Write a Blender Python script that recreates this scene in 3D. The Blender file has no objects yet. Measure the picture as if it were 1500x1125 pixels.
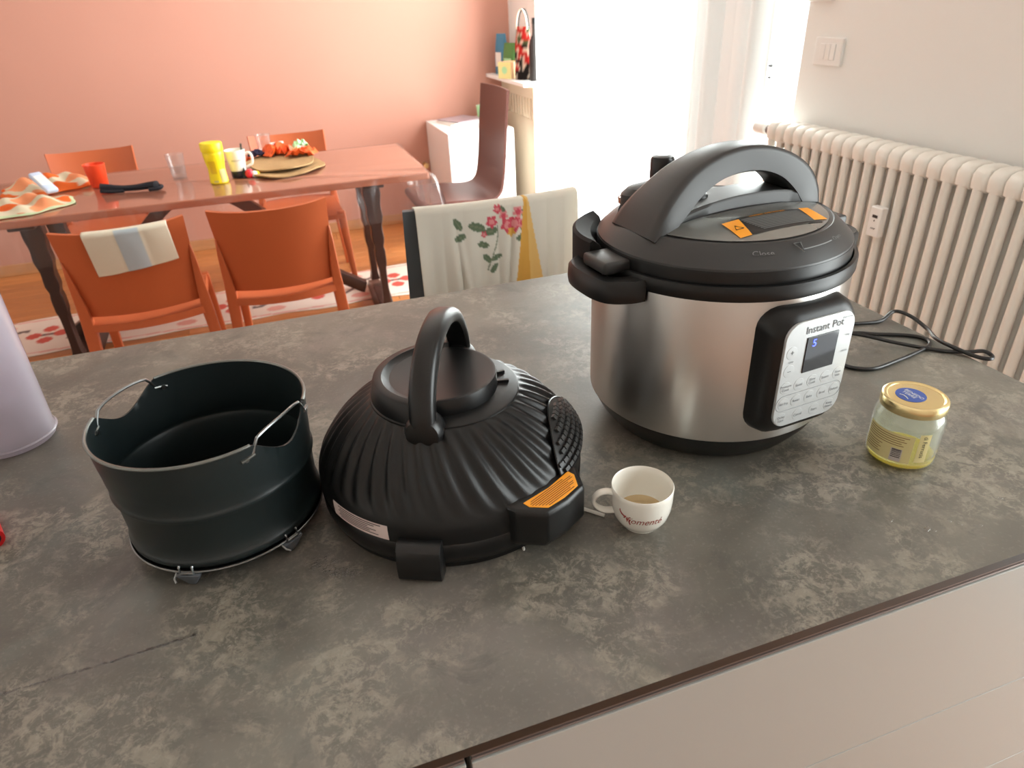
import bpy, bmesh, math, random
from mathutils import Matrix, Vector
random.seed(7)
R_ = math.radians
PI = math.pi
SC = bpy.context.scene
COL = SC.collection

# ------------------------------------------------------------------ camera
CT = 0.91                                   # worktop height
cd = bpy.data.cameras.new('camera')
cam = bpy.data.objects.new('camera', cd)
COL.objects.link(cam)
yaw, pit, rol, FPX = 0.308066446, 0.519476724, 0.0483699591, 993.47
fw = Vector((math.sin(yaw)*math.cos(pit), math.cos(yaw)*math.cos(pit), -math.sin(pit)))
rt = Vector((math.cos(yaw), -math.sin(yaw), 0))
dn = fw.cross(rt)
r2 = math.cos(rol)*rt + math.sin(rol)*dn
d2 = -math.sin(rol)*rt + math.cos(rol)*dn
M = Matrix.Identity(4)
for i in range(3):
    M[i][0] = r2[i]; M[i][1] = -d2[i]; M[i][2] = -fw[i]
M[0][3], M[1][3], M[2][3] = 0.0, 0.0, 1.44
cam.matrix_world = M
cd.sensor_fit = 'HORIZONTAL'
cd.sensor_width = 36.0
cd.lens = FPX/1500*36
cd.clip_start = 0.02
cd.dof.use_dof = True
cd.dof.focus_distance = 0.85
cd.dof.aperture_fstop = 8.5
SC.camera = cam

# ------------------------------------------------------------------ world, lights, exposure
w = bpy.data.worlds.new('world'); SC.world = w
w.use_nodes = True
wb = w.node_tree.nodes['Background']
wb.inputs[0].default_value = (0.93, 0.97, 1.0, 1)
wb.inputs[1].default_value = 1.3

def area(name, loc, rot, sx, sy, power, col=(1, 1, 1)):
    l = bpy.data.lights.new(name, 'AREA'); l.shape = 'RECTANGLE'
    l.size, l.size_y, l.energy, l.color = sx, sy, power, col
    o = bpy.data.objects.new(name, l); COL.objects.link(o)
    o.location = loc; o.rotation_euler = rot
    return o
# daylight through the balcony window in view (x = 1.7), and through the glazed door further along the same wall,
# whose light shows on the near end of the radiator, the cooker's panel side and the jar
area('balcony_daylight', (2.50, 3.10, 1.35), (0, R_(90), 0), 2.5, 2.6, 285, (0.95, 1.0, 0.98))
area('kitchen_door_daylight_offscreen', (2.15, -0.25, 1.25), (0, R_(90), 0), 2.0, 1.3, 36, (0.96, 1.0, 0.98))
SC.view_settings.view_transform = 'Standard'
SC.view_settings.look = 'None'
SC.view_settings.gamma = 1.0
SC.view_settings.exposure = 0.84
SC.view_settings.use_curve_mapping = False

# ------------------------------------------------------------------ helpers
def lin(r, g, b):
    f = lambda c: (c/255/12.92) if c/255 <= 0.04045 else ((c/255+0.055)/1.055)**2.4
    return (f(r), f(g), f(b), 1.0)

MATS = {}
def pm(name, col, rough=0.5, metal=0.0, spec=0.5, var=0.0, vscale=30, bump=0.0, bscale=200, **kw):
    m = bpy.data.materials.new(name); m.use_nodes = True
    nt = m.node_tree; p = nt.nodes['Principled BSDF']
    p.inputs['Base Color'].default_value = col
    p.inputs['Roughness'].default_value = rough
    p.inputs['Metallic'].default_value = metal
    p.inputs['Specular IOR Level'].default_value = spec
    for k, v in kw.items():
        p.inputs[k.replace('_', ' ')].default_value = v
    if var or bump:
        tc = nt.nodes.new('ShaderNodeTexCoord')
    if var:
        n = nt.nodes.new('ShaderNodeTexNoise'); n.inputs['Scale'].default_value = vscale
        n.inputs['Detail'].default_value = 5
        nt.links.new(tc.outputs['Object'], n.inputs['Vector'])
        mx = nt.nodes.new('ShaderNodeMix'); mx.data_type = 'RGBA'
        nt.links.new(n.outputs['Fac'], mx.inputs[0])
        mx.inputs[6].default_value = tuple(c*(1-var) for c in col[:3])+(1,)
        mx.inputs[7].default_value = tuple(min(1, c*(1+var)) for c in col[:3])+(1,)
        nt.links.new(mx.outputs[2], p.inputs['Base Color'])
    if bump:
        n = nt.nodes.new('ShaderNodeTexNoise'); n.inputs['Scale'].default_value = bscale
        n.inputs['Detail'].default_value = 3
        nt.links.new(tc.outputs['Object'], n.inputs['Vector'])
        b = nt.nodes.new('ShaderNodeBump'); b.inputs['Strength'].default_value = bump
        b.inputs['Distance'].default_value = 0.002
        nt.links.new(n.outputs['Fac'], b.inputs['Height'])
        nt.links.new(b.outputs['Normal'], p.inputs['Normal'])
    MATS[name] = m
    return m

def attr_mat(name, rough=0.8, spec=0.2, transl=0.0):
    m = bpy.data.materials.new(name); m.use_nodes = True
    nt = m.node_tree; p = nt.nodes['Principled BSDF']
    a = nt.nodes.new('ShaderNodeAttribute'); a.attribute_name = 'Col'
    nt.links.new(a.outputs['Color'], p.inputs['Base Color'])
    p.inputs['Roughness'].default_value = rough
    p.inputs['Specular IOR Level'].default_value = spec
    n = nt.nodes.new('ShaderNodeTexNoise'); n.inputs['Scale'].default_value = 700
    b = nt.nodes.new('ShaderNodeBump'); b.inputs['Strength'].default_value = 0.15
    b.inputs['Distance'].default_value = 0.001
    nt.links.new(n.outputs['Fac'], b.inputs['Height']); nt.links.new(b.outputs['Normal'], p.inputs['Normal'])
    if transl:
        tl = nt.nodes.new('ShaderNodeBsdfTranslucent'); nt.links.new(a.outputs['Color'], tl.inputs[0])
        mx = nt.nodes.new('ShaderNodeMixShader'); mx.inputs[0].default_value = transl
        nt.links.new(p.outputs[0], mx.inputs[1]); nt.links.new(tl.outputs[0], mx.inputs[2])
        nt.links.new(mx.outputs[0], nt.nodes['Material Output'].inputs[0])
    MATS[name] = m
    return m

def clear_mat(name, tint=(1, 1, 1, 1), rough=0.02, ior=1.45, haze=0.0, hazecol=(0.9, 0.9, 0.9, 1)):
    """thin clear sheet: tinted transmission with a fresnel gloss, optional haze"""
    m = bpy.data.materials.new(name); m.use_nodes = True
    nt = m.node_tree; nt.nodes.clear()
    out = nt.nodes.new('ShaderNodeOutputMaterial')
    tr = nt.nodes.new('ShaderNodeBsdfTransparent'); tr.inputs[0].default_value = tint
    gl = nt.nodes.new('ShaderNodeBsdfGlossy'); gl.inputs['Roughness'].default_value = rough
    lw = nt.nodes.new('ShaderNodeLayerWeight'); lw.inputs[0].default_value = 0.5
    pw_ = nt.nodes.new('ShaderNodeMath'); pw_.operation = 'POWER'; pw_.inputs[1].default_value = 4.0
    fr = nt.nodes.new('ShaderNodeMath'); fr.operation = 'MULTIPLY_ADD'
    f0 = ((ior-1)/(ior+1))**2
    fr.inputs[1].default_value = 0.9-f0; fr.inputs[2].default_value = f0
    nt.links.new(lw.outputs['Facing'], pw_.inputs[0]); nt.links.new(pw_.outputs[0], fr.inputs[0])
    mx = nt.nodes.new('ShaderNodeMixShader')
    nt.links.new(fr.outputs[0], mx.inputs[0])
    src = tr.outputs[0]
    if haze:
        df = nt.nodes.new('ShaderNodeBsdfDiffuse'); df.inputs[0].default_value = hazecol
        tl = nt.nodes.new('ShaderNodeBsdfTranslucent'); tl.inputs[0].default_value = hazecol
        m2 = nt.nodes.new('ShaderNodeMixShader'); m2.inputs[0].default_value = 0.5
        nt.links.new(df.outputs[0], m2.inputs[1]); nt.links.new(tl.outputs[0], m2.inputs[2])
        m3 = nt.nodes.new('ShaderNodeMixShader'); m3.inputs[0].default_value = haze
        nt.links.new(tr.outputs[0], m3.inputs[1]); nt.links.new(m2.outputs[0], m3.inputs[2])
        src = m3.outputs[0]
    nt.links.new(src, mx.inputs[1]); nt.links.new(gl.outputs[0], mx.inputs[2])
    nt.links.new(mx.outputs[0], out.inputs[0])
    MATS[name] = m
    return m

def emit_mat(name, col, s):
    m = bpy.data.materials.new(name); m.use_nodes = True
    p = m.node_tree.nodes['Principled BSDF']
    p.inputs['Base Color'].default_value = col
    p.inputs['Emission Color'].default_value = col
    p.inputs['Emission Strength'].default_value = s
    return m

class MB:
    def __init__(s): s.v = []; s.f = []
    def add(s, v, f):
        o = len(s.v); s.v += [tuple(p) for p in v]; s.f += [tuple(i+o for i in q) for q in f]; return s
    def box(s, x0, x1, y0, y1, z0, z1):
        return s.add([(x, y, z) for x in (x0, x1) for y in (y0, y1) for z in (z0, z1)],
                     [(0, 1, 3, 2), (4, 6, 7, 5), (0, 4, 5, 1), (2, 3, 7, 6), (0, 2, 6, 4), (1, 5, 7, 3)])
    def loft(s, rings, closed=True, cap0=True, cap1=True):
        n = len(rings[0]); v = [p for r in rings for p in r]; f = []
        for i in range(len(rings)-1):
            for j in range(n if closed else n-1):
                k = (j+1) % n
                f.append((i*n+j, i*n+k, (i+1)*n+k, (i+1)*n+j))
        if cap0: f.append(tuple(range(n-1, -1, -1)))
        if cap1: f.append(tuple((len(rings)-1)*n+j for j in range(n)))
        return s.add(v, f)
    def lathe(s, prof, n=64, c=(0, 0), cap0=False, cap1=False, rf=None):
        rings = []
        for (r, z) in prof:
            rings.append([(c[0]+r*math.cos(2*PI*j/n), c[1]+r*math.sin(2*PI*j/n), z) for j in range(n)])
        return s.loft(rings, True, cap0, cap1)
    def tube(s, pts, r, n=8, closed=False, caps=True):
        pts = [Vector(p) for p in pts]; rings = []; m = len(pts); prev = None
        rr = r if isinstance(r, (list, tuple)) else [r]*m
        for i, p in enumerate(pts):
            if closed: t = pts[(i+1) % m]-pts[i-1]
            else: t = pts[min(i+1, m-1)]-pts[max(i-1, 0)]
            t.normalize()
            if prev is None:
                a = Vector((0, 0, 1)) if abs(t.z) < 0.9 else Vector((1, 0, 0))
                u = t.cross(a).normalized()
            else:
                u = (prev-t*prev.dot(t)).normalized()
            prev = u; v = t.cross(u)
            rings.append([p+rr[i]*(math.cos(2*PI*j/n)*u+math.sin(2*PI*j/n)*v) for j in range(n)])
        if closed: rings.append(rings[0]); 
        return s.loft(rings, True, caps and not closed, caps and not closed)
    def grid(s, fn, nu, nv):
        v = [fn(i/nu, j/nv) for i in range(nu+1) for j in range(nv+1)]
        f = [(i*(nv+1)+j, (i+1)*(nv+1)+j, (i+1)*(nv+1)+j+1, i*(nv+1)+j+1) for i in range(nu) for j in range(nv)]
        return s.add(v, f)

def spline(pts, n=8, closed=False):
    P = [Vector(p) for p in pts]; m = len(P); out = []
    g = (lambda i: P[i % m]) if closed else (lambda i: P[max(0, min(m-1, i))])
    for i in range(m if closed else m-1):
        a, b, c, d = g(i-1), g(i), g(i+1), g(i+2)
        for k in range(n):
            t = k/n
            out.append(0.5*((2*b)+(c-a)*t+(2*a-5*b+4*c-d)*t*t+(3*b-a-3*c+d)*t**3))
    if not closed: out.append(P[-1])
    return out

def mk(name, mb, mat, parent=None, smooth=35, bevel=0, bseg=2, loc=None, rot=None, solid=0, cols=None, fixn=True):
    me = bpy.data.meshes.new(name)
    me.from_pydata([tuple(p) for p in mb.v], [], mb.f)
    if cols is not None:
        a = me.color_attributes.new('Col', 'FLOAT_COLOR', 'POINT')
        for i, c in enumerate(cols): a.data[i].color = c
    bm = bmesh.new(); bm.from_mesh(me)
    if cols is None:
        bmesh.ops.remove_doubles(bm, verts=bm.verts, dist=1e-6)
    if fixn: bmesh.ops.recalc_face_normals(bm, faces=bm.faces)
    if solid:
        bmesh.ops.solidify(bm, geom=bm.faces[:], thickness=solid)
        bmesh.ops.recalc_face_normals(bm, faces=bm.faces)
    if bevel:
        es = [e for e in bm.edges if len(e.link_faces) == 2 and e.calc_face_angle(0) > R_(30)]
        bmesh.ops.bevel(bm, geom=es, offset=bevel, segments=bseg, profile=0.5, affect='EDGES', clamp_overlap=True)
    bm.to_mesh(me); bm.free()
    if smooth:
        for p in me.polygons: p.use_smooth = True
        try: me.set_sharp_from_angle(angle=R_(smooth))
        except Exception: pass
    me.materials.append(MATS[mat] if isinstance(mat, str) else mat)
    o = bpy.data.objects.new(name, me); COL.objects.link(o)
    if parent: o.parent = parent
    if loc: o.location = loc
    if rot: o.rotation_euler = rot
    return o

def tag(o, label, cat, group=None):
    o['label'] = label; o['category'] = cat
    if group: o['group'] = group
    return o
def struct(o, label=None):
    o['kind'] = 'structure'
    if label: o['label'] = label
    return o
def thing(name, label, cat, loc=(0, 0, 0), rz=0, group=None):
    o = bpy.data.objects.new(name, None); COL.objects.link(o)
    o.location = loc; o.rotation_euler = (0, 0, rz); o.empty_display_size = 0.05
    return tag(o, label, cat, group)
def copy_tree(o, parent=None):
    c = o.copy(); COL.objects.link(c); c.parent = parent
    for ch in list(o.children): copy_tree(ch, c)
    return c

def text_mb(s, size, fn, align='CENTER', mb=None, shear=0, res=3):
    cu = bpy.data.curves.new('txt', 'FONT'); cu.body = s; cu.size = size
    cu.align_x = align; cu.align_y = 'CENTER'; cu.resolution_u = res; cu.shear = shear
    ob = bpy.data.objects.new('txt', cu); COL.objects.link(ob)
    dg = bpy.context.evaluated_depsgraph_get()
    me = bpy.data.meshes.new_from_object(ob.evaluated_get(dg))
    v = [fn(p.co.x, p.co.y) for p in me.vertices]; f = [tuple(p.vertices) for p in me.polygons]
    bpy.data.objects.remove(ob); bpy.data.curves.remove(cu); bpy.data.meshes.remove(me)
    if mb is None: mb = MB()
    mb.add(v, f)
    return mb

def rrect(hw, z0, z1, r, n=6):
    """rounded rectangle outline in (x, z), counter-clockwise"""
    out = []
    for cx, cz, a0 in ((hw-r, z0+r, -90), (hw-r, z1-r, 0), (-hw+r, z1-r, 90), (-hw+r, z0+r, 180)):
        for k in range(n+1):
            a = R_(a0+90*k/n); out.append((cx+r*math.cos(a), cz+r*math.sin(a)))
    return out

# ------------------------------------------------------------------ materials
pm('wall_pink', lin(196, 143, 126), 0.85, spec=0.15, var=0.02, vscale=3, bump=0.1, bscale=90)
pm('wall_white', lin(246, 245, 241), 0.85, spec=0.15, var=0.01, vscale=3, bump=0.1, bscale=90)
pm('ceiling_white', lin(240, 238, 234), 0.9, spec=0.1, var=0.01, vscale=2)
pm('white_paint', lin(247, 247, 244), 0.4, var=0.01, vscale=8)
pm('radiator_enamel', lin(246, 243, 235), 0.35, var=0.012, vscale=12)
pm('black_plastic', (0.006, 0.006, 0.0062, 1), 0.33, spec=0.45, var=0.1, vscale=120)
pm('black_satin', (0.0065, 0.0065, 0.0067, 1), 0.37, spec=0.36, bump=0.05, bscale=1500)
pm('black_rough', (0.008, 0.008, 0.008, 1), 0.7, spec=0.25, var=0.1)
pm('lid_grey', (0.030, 0.030, 0.030, 1), 0.40, spec=0.5, bump=0.04, bscale=1800)
pm('lid_inlay', (0.30, 0.305, 0.29, 1), 0.24, metal=0.6, spec=0.6, var=0.05, vscale=20)
pm('chrome', (0.75, 0.75, 0.74, 1), 0.14, metal=1.0, var=0.03, vscale=50)
pm('wire_steel', (0.26, 0.27, 0.27, 1), 0.3, metal=1.0, var=0.1, vscale=60)
pm('pan_coat', (0.0085, 0.0145, 0.0155, 1), 0.38, spec=0.55, var=0.12, vscale=25, bump=0.03, bscale=900)
pm('pan_edge', (0.20, 0.21, 0.20, 1), 0.32, metal=0.9, var=0.1, vscale=60)
pm('grey_silicone', (0.10, 0.11, 0.125, 1), 0.5, var=0.08, vscale=60)
pm('panel_white', lin(180, 182, 182), 0.32, metal=0.25, spec=0.5, var=0.02, vscale=40)
pm('panel_ink', lin(96, 98, 100), 0.6, var=0.05)
pm('panel_relief', lin(180, 182, 182), 0.38, metal=0.25, var=0.02)
pm('screen_glass', (0.006, 0.006, 0.009, 1), 0.06, spec=0.7, var=0.1)
MATS['screen_blue'] = emit_mat('screen_blue', (0.03, 0.05, 1.0, 1), 6.0)
pm('label_orange', lin(255, 166, 36), 0.45, var=0.02, vscale=60)
pm('label_pale', lin(226, 206, 200), 0.5, var=0.02, vscale=60)
pm('label_black', (0.012, 0.012, 0.012, 1), 0.35, var=0.1, vscale=60)
pm('ink_dark', (0.03, 0.022, 0.02, 1), 0.6, var=0.1)
pm('ink_brown', lin(120, 66, 20), 0.6, var=0.1)
pm('ink_white', lin(225, 225, 220), 0.6, var=0.05)
pm('ink_grey', lin(120, 122, 122), 0.6, var=0.05)
pm('porcelain', lin(242, 238, 228), 0.14, spec=0.5, var=0.015, vscale=40)
pm('cup_red', lin(150, 40, 26), 0.35, var=0.08)
pm('coffee_stain', lin(205, 178, 132), 0.25, var=0.12, vscale=120)
pm('gold_lid', (0.86, 0.70, 0.36, 1), 0.25, metal=0.85, var=0.05, vscale=60)
pm('sticker_blue', lin(56, 84, 160), 0.45, var=0.06, vscale=200)
pm('jar_label', lin(222, 208, 150), 0.55, var=0.03, vscale=80)
pm('barcode_pale', lin(206, 196, 190), 0.6, var=0.02)
clear_mat('jar_glass', (0.96, 0.97, 0.93, 1), 0.03, 1.5, haze=0.12, hazecol=(0.85, 0.87, 0.78, 1))
clear_mat('oil', (0.95, 0.80, 0.12, 1), 0.05, 1.45, haze=0.9, hazecol=(1.0, 0.84, 0.12, 1))
clear_mat('tumbler_glass', (0.97, 0.97, 0.97, 1), 0.02, 1.5, haze=0.05)
clear_mat('plastic_sheet', (0.95, 0.94, 0.93, 1), 0.09, 1.6, haze=0.035, hazecol=(0.85, 0.85, 0.88, 1))
clear_mat('window_glass', (0.99, 1, 1, 1), 0.01, 1.3)
clear_mat('pitcher_plastic', (0.90, 0.88, 0.92, 1), 0.18, 1.4, haze=0.62, hazecol=(0.80, 0.75, 0.82, 1))
clear_mat('water', (0.94, 0.94, 0.94, 1), 0.02, 1.6)
pm('cord_black', (0.008, 0.008, 0.008, 1), 0.35, spec=0.6, var=0.1)
pm('paper_white', lin(238, 234, 226), 0.6, var=0.02)
pm('red_plastic', lin(214, 30, 36), 0.3, var=0.05)
pm('orange_chair', lin(188, 95, 55), 0.42, spec=0.4, var=0.03, vscale=6, bump=0.03, bscale=600)
pm('brown_shell', lin(98, 58, 50), 0.48, spec=0.5, var=0.05, vscale=8)
pm('grey_shell', lin(78, 84, 88), 0.45, spec=0.4, var=0.05, vscale=8)
pm('chair_leg_metal', lin(90, 96, 106), 0.35, metal=0.7, var=0.05)
pm('dark_wood', lin(50, 27, 21), 0.35, spec=0.5, var=0.35, vscale=14)
pm('baseboard_wood', lin(190, 136, 92), 0.45, var=0.12, vscale=9)
pm('drawer_lacquer', lin(160, 159, 154), 0.42, spec=0.4, var=0.01, vscale=4)
pm('grip_rail', lin(128, 114, 108), 0.35, metal=0.5, var=0.05, vscale=30)
pm('carcass_dark', lin(150, 149, 145), 0.6, var=0.1)
pm('worktop_edge', (0.012, 0.011, 0.010, 1), 0.5, var=0.15, vscale=40)
pm('red_cup', lin(240, 72, 34), 0.35, var=0.03, vscale=20, Subsurface_Weight=0.1)
pm('black_cloth', (0.008, 0.009, 0.016, 1), 0.8, var=0.2, vscale=60, bump=0.4, bscale=150)
pm('yellow_can', lin(244, 222, 14), 0.38, var=0.02, vscale=30)
pm('yellow_deep', lin(224, 190, 20), 0.45, var=0.03, vscale=30)
pm('can_print', lin(196, 180, 110), 0.5, var=0.3, vscale=160)
pm('mug_navy', lin(34, 38, 56), 0.3, var=0.05)
pm('straw', lin(172, 138, 98), 0.8, spec=0.15, var=0.14, vscale=45, bump=0.6, bscale=120)
pm('toy_red', lin(222, 34, 52), 0.4, var=0.05)
pm('toy_yellow', lin(246, 214, 40), 0.4, var=0.05)
pm('toy_black', (0.012, 0.016, 0.016, 1), 0.5, var=0.1)
pm('packet_orange', lin(240, 96, 36), 0.4, var=0.1, vscale=40)
pm('packet_green', lin(176, 226, 172), 0.5, var=0.08, vscale=40)
pm('packet_navy', lin(42, 38, 74), 0.5, var=0.1)
pm('light_blue', lin(196, 208, 230), 0.55, var=0.04)
pm('box_white', lin(240, 238, 236), 0.35, var=0.01, vscale=5)
pm('pouch_blue', lin(62, 128, 160), 0.35, var=0.15, vscale=18)
pm('pouch_green', lin(74, 124, 62), 0.4, var=0.25, vscale=25)
pm('carton_peach', lin(232, 188, 142), 0.55, var=0.03)
pm('carton_yellow', lin(232, 222, 150), 0.55, var=0.05)
pm('cover_cream', lin(222, 208, 184), 0.5, var=0.02, vscale=6)
pm('slot_dark', lin(222, 208, 184), 0.7, var=0.05)
pm('bag_red', lin(190, 58, 50), 0.7, var=0.2, vscale=30)
pm('bag_cream', lin(224, 206, 186), 0.7, var=0.08, vscale=30)
pm('bag_dark', lin(44, 38, 36), 0.6, var=0.3, vscale=50)
pm('meter_slot', lin(60, 56, 54), 0.5, var=0.05)
pm('magazine', lin(176, 160, 168), 0.35, var=0.35, vscale=24)
attr_mat('print_cloth', 0.85, 0.15, 0.35)
attr_mat('print_mat', 0.6, 0.3)

def steel_mat():
    m = bpy.data.materials.new('brushed_steel'); m.use_nodes = True
    nt = m.node_tree; p = nt.nodes['Principled BSDF']
    p.inputs['Base Color'].default_value = (0.62, 0.60, 0.575, 1)
    p.inputs['Metallic'].default_value = 1.0
    p.inputs['Roughness'].default_value = 0.30
    p.inputs['Anisotropic'].default_value = 0.75
    tg = nt.nodes.new('ShaderNodeTangent'); tg.direction_type = 'RADIAL'; tg.axis = 'Z'
    nt.links.new(tg.outputs[0], p.inputs['Tangent'])
    tc = nt.nodes.new('ShaderNodeTexCoord'); mp = nt.nodes.new('ShaderNodeMapping')
    mp.inputs['Scale'].default_value = (6, 6, 900)
    n = nt.nodes.new('ShaderNodeTexNoise'); n.inputs['Scale'].default_value = 3; n.inputs['Detail'].default_value = 2
    nt.links.new(tc.outputs['Object'], mp.inputs[0]); nt.links.new(mp.outputs[0], n.inputs['Vector'])
    mr = nt.nodes.new('ShaderNodeMapRange'); mr.inputs[3].default_value = 0.27; mr.inputs[4].default_value = 0.31
    nt.links.new(n.outputs['Fac'], mr.inputs[0]); nt.links.new(mr.outputs[0], p.inputs['Roughness'])
    p.inputs['Anisotropic Rotation'].default_value = 0.25
    MATS['brushed_steel'] = m
steel_mat()

def worktop_mat():
    m = bpy.data.materials.new('worktop_stone'); m.use_nodes = True
    nt = m.node_tree; p = nt.nodes['Principled BSDF']; L = nt.links.new
    tc = nt.nodes.new('ShaderNodeTexCoord')
    def noise(sc, det, dist, rough=0.6, off=0):
        mp = nt.nodes.new('ShaderNodeMapping'); mp.inputs['Location'].default_value = (off, off*1.7, 0)
        L(tc.outputs['Object'], mp.inputs[0])
        n = nt.nodes.new('ShaderNodeTexNoise'); n.inputs['Scale'].default_value = sc
        n.inputs['Detail'].default_value = det; n.inputs['Distortion'].default_value = dist
        n.inputs['Roughness'].default_value = rough
        L(mp.outputs[0], n.inputs['Vector']); return n.outputs['Fac']
    def ramp(src, a, b):
        r = nt.nodes.new('ShaderNodeMapRange'); r.inputs[1].default_value = a; r.inputs[2].default_value = b
        r.interpolation_type = 'SMOOTHSTEP'; L(src, r.inputs[0]); return r.outputs[0]
    def mix(f, a, b):
        x = nt.nodes.new('ShaderNodeMix'); x.data_type = 'RGBA'
        L(f, x.inputs[0])
        for s, i in ((a, 6), (b, 7)):
            if isinstance(s, tuple): x.inputs[i].default_value = s
            else: L(s, x.inputs[i])
        return x.outputs[2]
    def mul(a, b):
        x = nt.nodes.new('ShaderNodeMath'); x.operation = 'MULTIPLY'; L(a, x.inputs[0])
        if isinstance(b, float): x.inputs[1].default_value = b
        else: L(b, x.inputs[1])
        return x.outputs[0]
    base = mix(ramp(noise(3.6, 4, 0.5), 0.36, 0.66), (0.108, 0.099, 0.083, 1), (0.184, 0.169, 0.140, 1))
    base = mix(mul(ramp(noise(5, 3, 0.5, off=3), 0.5, 0.72), 0.5), base, (0.190, 0.162, 0.150, 1))
    base = mix(mul(ramp(noise(6, 3, 0.5, off=7), 0.52, 0.72), 0.5), base, (0.145, 0.160, 0.144, 1))
    zone = ramp(noise(6.5, 6, 0.6, 0.62, off=11), 0.44, 0.60)
    fleck = ramp(noise(42, 11, 0.5, 0.74, off=5), 0.47, 0.57)
    base = mix(mul(mul(zone, fleck), 0.6), base, (0.325, 0.29, 0.232, 1))
    curl = ramp(noise(120, 8, 0.8, 0.72, off=9), 0.51, 0.59)
    base = mix(mul(mul(zone, curl), 0.4), base, (0.36, 0.325, 0.265, 1))
    base = mix(mul(ramp(noise(220, 4, 0.2, off=2), 0.54, 0.72), 0.25), base, (0.31, 0.285, 0.245, 1))
    base = mix(mul(ramp(noise(12, 6, 0.8, 0.7, off=21), 0.54, 0.68), 0.5), base, (0.080, 0.075, 0.068, 1))
    L(base, p.inputs['Base Color'])
    mr = nt.nodes.new('ShaderNodeMapRange'); mr.inputs[3].default_value = 0.27; mr.inputs[4].default_value = 0.42
    L(noise(14, 4, 0.4, off=4), mr.inputs[0]); L(mr.outputs[0], p.inputs['Roughness'])
    p.inputs['Specular IOR Level'].default_value = 0.5
    b = nt.nodes.new('ShaderNodeBump'); b.inputs['Strength'].default_value = 0.12; b.inputs['Distance'].default_value = 0.002
    L(noise(90, 5, 0.6, off=1), b.inputs['Height']); L(b.outputs['Normal'], p.inputs['Normal'])
    MATS['worktop_stone'] = m
worktop_mat()

def wood_mat(name, a, b, scale=(2, 26, 26), rough=0.35):
    m = bpy.data.materials.new(name); m.use_nodes = True
    nt = m.node_tree; p = nt.nodes['Principled BSDF']; L = nt.links.new
    tc = nt.nodes.new('ShaderNodeTexCoord'); mp = nt.nodes.new('ShaderNodeMapping')
    mp.inputs['Scale'].default_value = scale
    oi = nt.nodes.new('ShaderNodeObjectInfo')
    ad = nt.nodes.new('ShaderNodeVectorMath'); ad.operation = 'ADD'
    sc = nt.nodes.new('ShaderNodeVectorMath'); sc.operation = 'SCALE'; sc.inputs[3].default_value = 9
    cb = nt.nodes.new('ShaderNodeCombineXYZ')
    L(oi.outputs['Random'], cb.inputs[0]); L(oi.outputs['Random'], cb.inputs[1])
    L(cb.outputs[0], sc.inputs[0]); L(tc.outputs['Object'], ad.inputs[0]); L(sc.outputs[0], ad.inputs[1])
    L(ad.outputs[0], mp.inputs[0])
    n = nt.nodes.new('ShaderNodeTexNoise'); n.inputs['Scale'].default_value = 1.6; n.inputs['Detail'].default_value = 5
    n.inputs['Distortion'].default_value = 0.6
    L(mp.outputs[0], n.inputs['Vector'])
    x = nt.nodes.new('ShaderNodeMix'); x.data_type = 'RGBA'
    x.inputs[6].default_value = a; x.inputs[7].default_value = b
    L(n.outputs['Fac'], x.inputs[0])
    h = nt.nodes.new('ShaderNodeHueSaturation')
    v = nt.nodes.new('ShaderNodeMapRange'); v.inputs[3].default_value = 0.82; v.inputs[4].default_value = 1.16
    L(oi.outputs['Random'], v.inputs[0]); L(v.outputs[0], h.inputs['Value']); L(x.outputs[2], h.inputs['Color'])
    L(h.outputs[0], p.inputs['Base Color'])
    p.inputs['Roughness'].default_value = rough
    MATS[name] = m
wood_mat('floor_plank', lin(166, 98, 50), lin(192, 130, 78), rough=0.32)
wood_mat('table_wood', lin(150, 88, 66), lin(184, 120, 94), (1.2, 14, 14), rough=0.3)

def curtain_mat(name, lo, hi, dif, alb=0.9):
    m = bpy.data.materials.new(name); m.use_nodes = True
    nt = m.node_tree; nt.nodes.clear(); L = nt.links.new
    out = nt.nodes.new('ShaderNodeOutputMaterial')
    tr = nt.nodes.new('ShaderNodeBsdfTransparent'); tr.inputs[0].default_value = (1, 1, 1, 1)
    tl = nt.nodes.new('ShaderNodeBsdfTranslucent'); tl.inputs[0].default_value = (0.93, 0.93, 0.92, 1)
    df = nt.nodes.new('ShaderNodeBsdfDiffuse'); df.inputs[0].default_value = (alb, alb, alb*0.98, 1)
    n = nt.nodes.new('ShaderNodeTexNoise'); n.inputs['Scale'].default_value = 400
    m1 = nt.nodes.new('ShaderNodeMixShader'); m1.inputs[0].default_value = dif
    L(tl.outputs[0], m1.inputs[1]); L(df.outputs[0], m1.inputs[2])
    mr = nt.nodes.new('ShaderNodeMapRange'); mr.inputs[3].default_value = lo; mr.inputs[4].default_value = hi
    L(n.outputs['Fac'], mr.inputs[0])
    m2 = nt.nodes.new('ShaderNodeMixShader'); L(mr.outputs[0], m2.inputs[0])
    L(tr.outputs[0], m2.inputs[1]); L(m1.outputs[0], m2.inputs[2])
    L(m2.outputs[0], out.inputs[0])
    MATS[name] = m
curtain_mat('sheer_voile', 0.38, 0.52, 0.45)
curtain_mat('shaded_voile', 1.0, 1.0, 0.985, 0.8)  # bunch of the same curtain, made opaque and darker to stand for fold shade

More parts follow.
